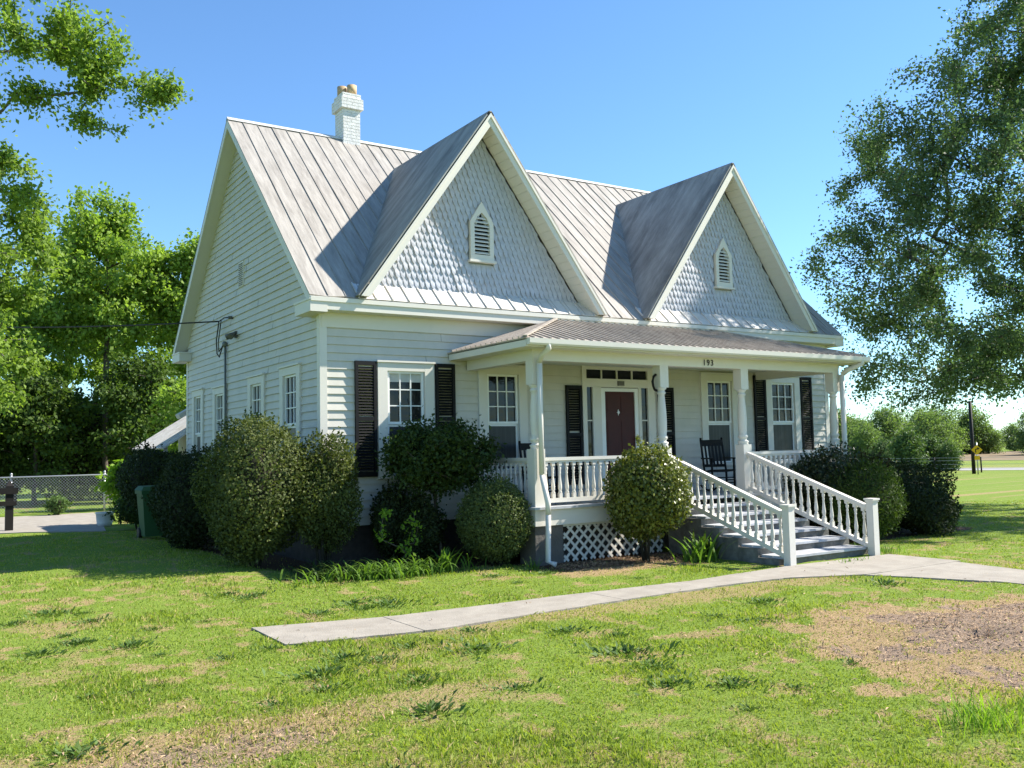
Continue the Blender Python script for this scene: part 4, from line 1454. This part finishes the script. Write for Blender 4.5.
# far trees to the right: a few built once, then copied
protos = []
def far_proto(seed, h, rr, leafm, low):
    rng = np.random.default_rng(seed)
    tp = ell_tips(rng, (0, 0, h*.42), (rr, rr, h*.58), 110, .2, .1, .25, 1.5)
    return tree('field_tree', None, None, (0, 0, 0), [(0, 0, -.1), (0, 0, h*.4), (0, 0, h*.8)], tp, leafm, 12000, .2, (.42, .42, .35), seed, 'trees along the far field', 'bark', .18, .4, .2, .02)
def copy_thing(o, loc, rz, sc, label, cat):
    c = o.copy(); COL.objects.link(c)
    for ch in o.children:
        d = ch.copy(); COL.objects.link(d); d.parent = c
    c.location = Vector(loc)*S; c.rotation_euler = (0, 0, rz); c.scale = (sc,)*3
    c['label'] = label; c['category'] = cat
    return c
pa = far_proto(71, 5.6, 2.3, 'leaf_far', .1); pb = far_proto(72, 5.0, 2.6, 'leaf_far', .05); pc = far_proto(73, 3.6, 1.0, 'leaf_cedar', .0)
def at(u, d):
    s_ = d*(u-512)/FPX
    return (CX+math.sin(YAW)*d+math.cos(YAW)*s_, CY+math.cos(YAW)*d-math.sin(YAW)*s_, 0)
rnd = random.Random(9)
used = {}
def far(o, u, d, sc, label, cat='tree'):
    if id(o) not in used:
        used[id(o)] = 1
        o.location = Vector(at(u, d))*S; o.scale = (sc,)*3; o['label'] = label; o['category'] = cat
    else:
        copy_thing(o, at(u, d), rnd.uniform(0, 6), sc, label, cat)
far(pc, 905, 48, .60, 'dark cedar left of the yellow road sign, taller of the pair')
far(pc, 880, 52, .45, 'dark cedar just right of the porch end')
far(pc, 946, 48, .4, 'dark cedar bush close left of the yellow sign')
far(pc, 927, 49, .5, 'dark cedar in the middle of the hedgerow by the road')
far(pa, 862, 70, .55, 'light green tree low behind the porch end')
u = 748
k = 0
while u < 1150:
    far(pa if k % 2 else pb, u, rnd.uniform(78, 116), rnd.uniform(.6, 1.0), 'far green tree in the wood line across the field')
    u += rnd.uniform(9, 26); k += 1

# strap-leaved plants
def straps(name, label, cat, c, n, h, spread, wd, matn, seed, group=None, bend=1.0, loc_r=.1):
    rng = np.random.default_rng(seed)
    g0 = float(gz(c[0], c[1]))
    V = []
    for i in range(n):
        a = rng.uniform(0, 2*np.pi)
        b = np.array([c[0]+rng.normal()*loc_r*(spread if np.isscalar(spread) else spread[0]), c[1]+rng.normal()*loc_r*(spread if np.isscalar(spread) else spread[1]), g0-.01])
        L = h*rng.uniform(.6, 1.1)
        out = np.array([math.cos(a), math.sin(a), 0])
        side = np.array([-math.sin(a), math.cos(a), 0])*wd*rng.uniform(.7, 1.2)
        th = rng.uniform(.05, .45); p = b; seg = 5
        prev = None
        for k in range(seg+1):
            f = k/seg
            w_ = side*(1-f**2.2)*(.5+.5*min(1, f*4))
            cur = (p-w_, p+w_)
            if prev is not None:
                V.append([prev[0], prev[1], cur[1], cur[0]])
            prev = cur
            p = p + (out*math.sin(th)+np.array([0, 0, 1])*math.cos(th))*L/seg
            th += bend*rng.uniform(.15, .5)
    me = quads_mesh(name, np.array(V))
    return tag(put(name, me, M[matn], None, (c[0], c[1], g0)), label, cat, group)
straps('daylily_clump', 'long bright clump of arching strap leaves under the left shutter', 'plant', (.28, -1.50), 420, .42, (3.9, 1.0), .013, 'lily', 81, loc_r=.13, bend=1.3)
straps('daylily_clump', 'shaded dark clump of strap leaves at the foot of the corner bush', 'plant', (-.38, -1.12), 150, .36, (2.2, 1.6), .013, 'bush_green', 80, loc_r=.13, bend=1.2)  # shaded end of the daylilies: the shade is put into a darker leaf colour
straps('daylily_clump', 'small upright strap leaf clump left of the grey green round bush', 'plant', (1.10, -1.55), 40, .40, (1, 1), .018, 'lily', 82, bend=.5, loc_r=.05)
straps('crinum_lily', 'broad bright green strap leaf plant beside the steps', 'plant', (4.28, -3.0), 34, .52, (1.6, 1), .030, 'lily', 83, bend=.55, loc_r=.09)
straps('crinum_lily', 'darker broad leaf plant against the side of the steps', 'plant', (4.62, -2.85), 26, .50, (1, 1), .028, 'bush_feather', 84, bend=.6, loc_r=.06)
straps('grass_tuft', 'tall bright grass tuft at the lower right corner of the lawn', 'grass tuft', (.25, -9.35), 150, .22, (1.6, 1.1), .004, 'lime', 85, bend=.7, loc_r=.09)
straps('grass_tuft', 'small grass tuft at the foot of the right newel post', 'grass tuft', (6.85, -4.0), 80, .20, (1.6, 1.6), .007, 'lily', 86, bend=.7, loc_r=.09)
straps('grass_tuft', 'weedy grass tuft on the walk before the bottom step', 'grass tuft', (5.7, -4.42), 40, .12, (2, .8), .006, 'lily', 87, bend=.8, loc_r=.09)
straps('grass_tuft', 'thin grass tuft at the foot of the downspout', 'grass tuft', (2.15, -2.05), 30, .22, (1.2, .8), .006, 'lily', 88, bend=.7, loc_r=.06)

# climbing weed
rng = np.random.default_rng(91)
tp = np.concatenate([seg_tips((.30, -1.2, .35), (.42, -1.2, .85), .12, .06, 9), seg_tips((.62, -1.2, .2), (.80, -1.25, .75), .2, .12, 14)])
tree('tall_weed', 'spindly pale leaved weed rising behind the arching strap leaves', 'plant', (.55, -1.2, 0), [(.55, -1.2, 0), (.55, -1.2, .1)], tp, 'lime', 260, .06, .04, 91, rmax=.012, twig=.003)

# weeds in the lawn
WEEDS = [(-1.97, -5.53), (-2.43, -6.29), (-1.82, -6.5), (-2.1, -7.2), (-1.36, -5.42), (-0.98, -5.87), (-0.64, -5.21), (-3.24, -3.91), (-3.35, -2.55), (-1.87, -1.94), (-1.72, -2.2), (-1.39, -3.5),
         (-0.9, -3.15), (-0.61, -3.4), (-3.62, -1.99), (0.21, -6.18), (-0.16, -6.75), (-0.51, -7.63), (1.57, -6.44), (2.42, -5.82), (-1.4, -7.09), (0.01, -5.74), (4.33, -5.89),
         (-3.91, -3.76), (-2.32, -4.79), (-4.02, -6.76), (-1.75, -5.75), (-2.3, -5.9)]
_rw = random.Random(77)
while len(WEEDS) < 62:
    x, y = _rw.uniform(-4.2, 3.2), _rw.uniform(-8.6, -2.0)
    if -5.1 < y < -3.7 and x > -2.3: continue
    if x > 1.2 and y < -7: continue
    WEEDS.append((x, y))
def weed_mesh(seed):
    rng = np.random.default_rng(seed)
    n = 110
    a = rng.uniform(0, 2*np.pi, n)
    rr = np.abs(rng.normal(size=n))*.12
    P = np.stack([np.cos(a)*rr*1.4, np.sin(a)*rr, np.full(n, .0)], -1)
    a2 = a+rng.normal(size=n)*.7
    D = np.stack([np.cos(a2), np.sin(a2), rng.uniform(.25, 1.3, n)], -1)
    V = leaf_quads(P, D, rng.uniform(.025, .075, n), .17, rng, 1)
    me = quads_mesh('weed_clump', V*S)
    me.materials.append(M['weed'])
    return me
wm = [weed_mesh(i) for i in range(4)]
rnd = random.Random(12)
for i, (x, y) in enumerate(WEEDS):
    o = bpy.data.objects.new('weed_clump', wm[i % 4])
    o.location = Vector((x, y, float(gz(x, y))))*S
    k = rnd.uniform(.7, 1.3) if i < 28 else rnd.uniform(.35, .8)
    o.scale = (k, k, k*rnd.uniform(.8, 1.3)); o.rotation_euler = (0, 0, rnd.uniform(0, 6.28))
    link(o)
    tag(o, 'dark green weed clump growing in the sunlit front lawn', 'weed', 'weed clumps in the lawn')

# ------------------------------------------------------------------ grass
rng = np.random.default_rng(100)
N = 420000
dmin, dmax = 4.0, 24.0
d = dmin*(dmax/dmin)**(rng.random(N)**1.0)
th = rng.uniform(R(-38), R(38), N)
gxp = CX + d*np.sin(YAW+th)/np.cos(th)*1.0
gyp = CY + d*np.cos(YAW+th)/np.cos(th)*1.0
dr_ = dry(gxp, gyp); ba = bare(gxp, gyp); be = bed(gxp, gyp)
_bx = [-2.16, -.84, 1.07, 2.9, 4.8, 6.75]
eg = (fbm(gxp*6, gyp*6, 3)-.5)*.14+.01               # grass creeps unevenly over the edge
walk = (gxp > -2.17+eg) & (gxp < 6.78) & (gyp < np.interp(gxp, _bx, [-3.80, -4.12, -4.17, -4.30, -4.15, -4.24])-eg) & (gyp > np.interp(gxp, [-2.16, -.84, 1.07, 2.6, 3.9, 4.8, 6.75], [-4.74, -4.98, -4.84, -4.78, -4.86, -5.28, -5.3])+eg)
walk |= (gyp < -5.2) & (gxp > np.interp(-gyp, [5.3, 5.7, 6.6, 9, 15], [4.75, 4.98, 5.36, 5.52, 5.6])+eg) & (gxp < np.interp(-gyp, [5.3, 6.4, 9, 15], [6.62, 6.45, 6.75, 7.0])-eg)
drv = (gyp > 9.4) & (gyp < 17.3) & (gxp < -.6) & (gyp > 9.5+.44*(-gxp-1.1))
hs = (gxp > -.05) & (gxp < 11.1) & (gyp > -.05) & (gyp < 11.3)
pch = (gxp > 2.3) & (gxp < 9.1) & (gyp > -1.95)
stp = (gxp > 4.6) & (gxp < 6.8) & (gyp > -4.3)
keep = ~(walk | drv | hs | pch | stp)
patch = fbm(gxp*2.2+50, gyp*2.2+50)
prob = (1-.62*dr_)*(1-.80*ba)*(1-.95*be)*(.45+.9*patch)
keep &= rng.random(N) < prob
gxp, gyp, d, dr_, patch = gxp[keep], gyp[keep], d[keep], dr_[keep], patch[keep]
N = len(gxp)
clump = fbm(gxp*1.1+9, gyp*1.1+5, 5)
hgt = rng.uniform(.010, .036, N)*(.5+.5*patch+1.6*np.clip(clump-.5, 0, 1)*2)*(1-.35*dr_)
wid = (.0018+.00042*d)*rng.uniform(.7, 1.3, N)
az = rng.uniform(0, 2*np.pi, N)
lean = np.abs(rng.normal(size=N))*.55
out = np.stack([np.cos(az), np.sin(az), np.zeros(N)], -1)
sd_ = np.stack([-np.sin(az), np.cos(az), np.zeros(N)], -1)
tw = rng.uniform(-1, 1, N)
sd_ = norm(sd_ + out*tw[:, None]*.8)
B = np.stack([gxp, gyp, gz(gxp, gyp)-.004], -1)
near_b = (fbm(gxp*4, gyp*4)-.5)*.03
B[:, 2] += near_b
h_ = hgt[:, None]; w_ = wid[:, None]
V = np.empty((N, 4, 3))
V[:, 0] = B-sd_*w_
V[:, 1] = B+sd_*w_
mid = B + out*(lean[:, None]*h_*.4) + np.array([0, 0, 1])*h_*.6
V[:, 2] = mid + sd_*w_*.8
tip = B + out*(lean[:, None]*h_*1.1) + np.array([0, 0, 1])*h_
V[:, 3] = tip
gme = quads_mesh('grass', V)
at_ = gme.attributes.new('dry', 'FLOAT', 'POINT')
at_.data.foreach_set('value', np.repeat(np.clip(dr_*.75+(rng.random(N) < .2)*.8, 0, 1), 4).astype(np.float32))
def grass_mat():
    m = leafmat('grass blades', (0.152, 0.232, 0.03), (0.305, 0.39, 0.06), 0.4, (1.35, 1.3, .6), rough=.6, spec=.2, pscale=.7)
    n = m.node_tree.nodes; L = m.node_tree.links
    a = n.new('ShaderNodeAttribute'); a.attribute_name = 'dry'
    b = n['Principled BSDF']
    src = b.inputs['Base Color'].links[0].from_socket
    mx = n.new('ShaderNodeMix'); mx.data_type = 'RGBA'
    L.new(a.outputs['Fac'], mx.inputs[0]); L.new(src, mx.inputs[6]); mx.inputs[7].default_value = (.46, .34, .16, 1)
    L.new(mx.outputs[2], b.inputs['Base Color'])
    return m
tag(put('grass', gme, grass_mat()), 'mown spring lawn grass with dry patches', 'grass', kind='stuff')

# wood chips and straw on the bare mound
rng = np.random.default_rng(101)
N = 30000
gxp = rng.uniform(-.2, 5.5, N); gyp = rng.uniform(-10.6, -6.2, N)
x2 = rng.uniform(-4.8, -2.2, N//4); y2 = rng.uniform(-7.8, -6.2, N//4)
x3 = rng.uniform(2.4, 4.7, N//6); y3 = rng.uniform(-2.9, -1.9, N//6)
gxp = np.concatenate([gxp, x2, x3]); gyp = np.concatenate([gyp, y2, y3])
k = rng.random(len(gxp)) < np.maximum(np.maximum(bare(gxp, gyp), dry(gxp, gyp)*.4), bed(gxp, gyp)*.8)
gxp, gyp = gxp[k], gyp[k]
x4 = rng.uniform(-7, 6, 1500); y4 = rng.uniform(-10, -1.5, 1500)
gxp = np.concatenate([gxp, x4]); gyp = np.concatenate([gyp, y4])
P = np.stack([gxp, gyp, gz(gxp, gyp)+.012+(fbm(gxp*4, gyp*4)-.5)*.03], -1)
D = rng.normal(size=P.shape); D[:, 2] *= .35
V = leaf_quads(P, D, rng.uniform(.015, .06, len(P)), .10, rng, 2)
ch_m = leafmat('wood chips', (0.15, 0.085, 0.045), (0.55, 0.39, 0.24), 0.0, pscale=3, rough=.9, spec=.1)
tag(put('wood_chips', quads_mesh('wood_chips', V), ch_m), 'grey brown wood chips and pine straw on the bare ground', 'wood chips', kind='stuff')

# ------------------------------------------------------------------ small things
# wheeled bin
bx_, by_ = -1.2, 5.0
g0 = float(gz(bx_, by_))
t = thing('wheeled_bin', 'green wheeled rubbish bin standing by the dark bushes at the gable end', 'bin', (bx_, by_, g0))
b = MB()
b.hexa([(bx_-.19, by_-.21, g0+.06), (bx_+.19, by_-.21, g0+.06), (bx_+.19, by_+.21, g0+.06), (bx_-.19, by_+.21, g0+.06),
        (bx_-.25, by_-.27, g0+.86), (bx_+.25, by_-.27, g0+.86), (bx_+.25, by_+.27, g0+.86), (bx_-.25, by_+.27, g0+.86)])
b.box(bx_-.27, bx_+.27, by_-.29, by_+.29, g0+.80, g0+.865)
b.build('body', M['bin'], t)
l = MB()
l.hexa([(bx_-.28, by_-.30, g0+.867), (bx_+.28, by_-.30, g0+.867), (bx_+.28, by_+.30, g0+.867), (bx_-.28, by_+.30, g0+.867),
        (bx_-.22, by_-.22, g0+.93), (bx_+.22, by_-.22, g0+.93), (bx_+.22, by_+.26, g0+.94), (bx_-.22, by_+.26, g0+.94)])
l.build('lid', M['bin'], t)
for sx in (-.2, .2):
    MB().tube([(bx_+sx-.03, by_+.22, g0+.1), (bx_+sx+.03, by_+.22, g0+.1)], .1, 14).build('wheel', M['signblack'], t)
MB().tube([(bx_-.2, by_+.33, g0+.85), (bx_+.2, by_+.33, g0+.85)], .015, 6).build('handle', M['bin'], t)

# mailbox post by the drive
mx_, my_ = -2.98, 11.5
g0 = float(gz(mx_, my_))
t = thing('mailbox_post', 'black timber mailbox post with crossarms beside the driveway', 'mailbox', (mx_, my_, g0))
MB().box(mx_-.08, mx_+.08, my_-.08, my_+.08, g0-.05, g0+1.02).add(
    [(mx_-.08, my_-.08, g0+1.021), (mx_+.08, my_-.08, g0+1.021), (mx_+.08, my_+.08, g0+1.021), (mx_-.08, my_+.08, g0+1.021), (mx_, my_, g0+1.16)],
    [(0, 1, 4), (1, 2, 4), (2, 3, 4), (3, 0, 4)]).build('post', M['darkpost'], t)
MB().box(mx_-.75, mx_+.17, my_-.11, my_-.081, g0+.84, g0+.98).build('crossarm', M['darkpost'], t)
MB().box(mx_-.75, mx_+.14, my_-.11, my_-.081, g0+.58, g0+.68).build('crossarm', M['darkpost'], t)
mbx = MB()
pr_ = [(-.1, 0), (.1, 0), (.1, .12), (.07, .19), (0, .22), (-.07, .19), (-.1, .12)]
k = len(pr_)
vs = [(x, my_-.1+a, g0+.681+b_) for x in (mx_-.72, mx_-.2) for a, b_ in pr_]
mbx.add(vs, [tuple(range(k)), tuple(range(2*k-1, k-1, -1))]+[(i, (i+1) % k, (i+1) % k+k, i+k) for i in range(k)])
mbx.build('mailbox', M['darkpost'], t)

# chain-link fence
fy = 17.9
t = thing('chain_link_fence', 'low galvanised chain link fence crossing behind the driveway', 'fence', (-2, fy, 0))
fm = MB()
x0, x1, z0, z1 = -10.0, 9.0, .08, 1.1
p = .085; Hh = z1-z0
for s_ in (1, -1):
    k = x0-Hh
    while k < x1+Hh:
        xa, xb = k, k+s_*Hh
        lo = 0; hi = 1
        ok = True
        for lim_, q_ in ((x0, 1), (x1, -1)):
            va = (xa-lim_)*q_; vb = (xb-lim_)*q_
            if va < 0 and vb < 0: ok = False; break
            if va < 0: lo = max(lo, va/(va-vb))
            elif vb < 0: hi = min(hi, va/(va-vb))
        if ok and hi > lo:
            fm.bar((xa+(xb-xa)*lo, fy+s_*.004, z0+Hh*lo), (xa+(xb-xa)*hi, fy+s_*.004, z0+Hh*hi), .007, .007, (0, 1, 0))
        k += p
fm.build('mesh_panel', M['galv'], t)
MB().tube([(x0, fy, z1+.01), (x1, fy, z1+.01)], .022, 6).build('top_rail', M['galv'], t)
for x in (-9.9, -7.4, -4.95, -2.45, .05, 2.55, 5.05, 7.5):
    MB().tube([(x, fy+.04, -.1), (x, fy+.04, 1.18)], .032, 8).lathe([(.04, 0), (.03, .04), (.0, .06)], (x, fy+.04, 1.18), 8).build('fence_post', M['galv'], t)

# planter with shrub at the end of the drive
px_, py_ = -1.0, 11.3
g0 = float(gz(px_, py_))
tag(MB().lathe([(.15, 0), (.18, .1), (.2, .3), (.215, .305), (.215, .335), (.185, .335), (.17, .28), (0.02, .28)], (px_, py_, g0), 18).build('planter_pot', M['pot'], None, (px_, py_, g0)),
    'round white planter pot at the end of the driveway', 'planter')
rng = np.random.default_rng(95)
tp = ell_tips(rng, (-.62, 11.6, 1.0), (.42, .4, .5), 26, .2)
tree('lime_shrub', 'bright lime green shrub beside the white planter', 'shrub', (-.6, 11.6, g0), [(-.6, 11.6, g0), (-.6, 11.6, g0+.3)], tp, 'lime', 1500, .12, (.1, .1, .09), 95, rmax=.03)
bush('skirting_bush', 'low dark green bush between the planter and the bin', (-.55, 9.6), (.45, .6), .75, 'bush_green', 3500, .07, 96, fuzz=.12)
bush('skirting_bush', 'small green bush on the lawn in front of the chain link fence', (-1.35, 17.0), (.32, .3), .5, 'weed', 900, .07, 97, fuzz=.15)

# road sign
sx_, sy_ = 36.0, 11.45
t = thing('road_sign', 'yellow diamond curve warning sign by the road', 'sign', (sx_, sy_, 0))
to = (Vector((CX, CY, 0))-Vector((sx_, sy_, 0))).normalized()
ri = Vector((-to.y, to.x, 0))
def SP(a, z, o): return Vector((sx_, sy_, z)) + ri*a + to*o
zc = 1.12; hd = .235
dm = MB()
dm.slab([SP(0, zc-hd, .04), SP(hd, zc, .04), SP(0, zc+hd, .04), SP(-hd, zc, .04)], .015)
dm.build('sign_plate', M['yellow'], t)
ar = MB()
ar.slab([SP(-.07, zc-.12, .046), SP(-.03, zc-.12, .046), SP(-.03, zc+.0, .046), SP(.035, zc+.035, .046), SP(.035, zc+.08, .046), SP(-.07, zc+.03, .046)], .004)
ar.slab([SP(.03, zc+.0, .047), SP(.12, zc+.065, .047), SP(.03, zc+.12, .047)], .004)
ar.build('arrow', M['signblack'], t)
MB().hexa([SP(-.11, .66, .025), SP(.11, .66, .025), SP(.11, .66, .04), SP(-.11, .66, .04), SP(-.11, .85, .025), SP(.11, .85, .025), SP(.11, .85, .04), SP(-.11, .85, .04)]).build('speed_plate', M['yellow'], t)
MB().tube([(sx_, sy_, -.1), (sx_, sy_, 1.45)], .03, 6).build('post', M['galv'], t)
tag(MB().tube([(36.6, 12.0, -.1), (36.6, 12.0, 1.2), (36.58, 12.0, 3.4)], [.085, .08, .07], 10).build('utility_pole', M['darkpost'], None, (36.6, 12, 0)),
    'dark wooden pole just behind the yellow road sign', 'pole')

# field fence
t = thing('wire_fence', 'sagging wire field fence on thin posts beyond the road', 'fence', (38.5, 12, 0))
A = Vector((34, 22, 0)); Bv = Vector((46.5, -4, 0))
nP_ = 14
for i in range(nP_+1):
    p = A.lerp(Bv, i/nP_)
    MB().tube([p+Vector((0, 0, -.1)), p+Vector((0, 0, .75))], .035, 6).build('fence_post', M['darkpost'], t)
wr = MB()
for z in (.2, .4, .58, .72):
    wr.tube([A+Vector((0, 0, z)), Bv+Vector((0, 0, z))], .007, 4)
wr.build('wire', M['galv'], t)
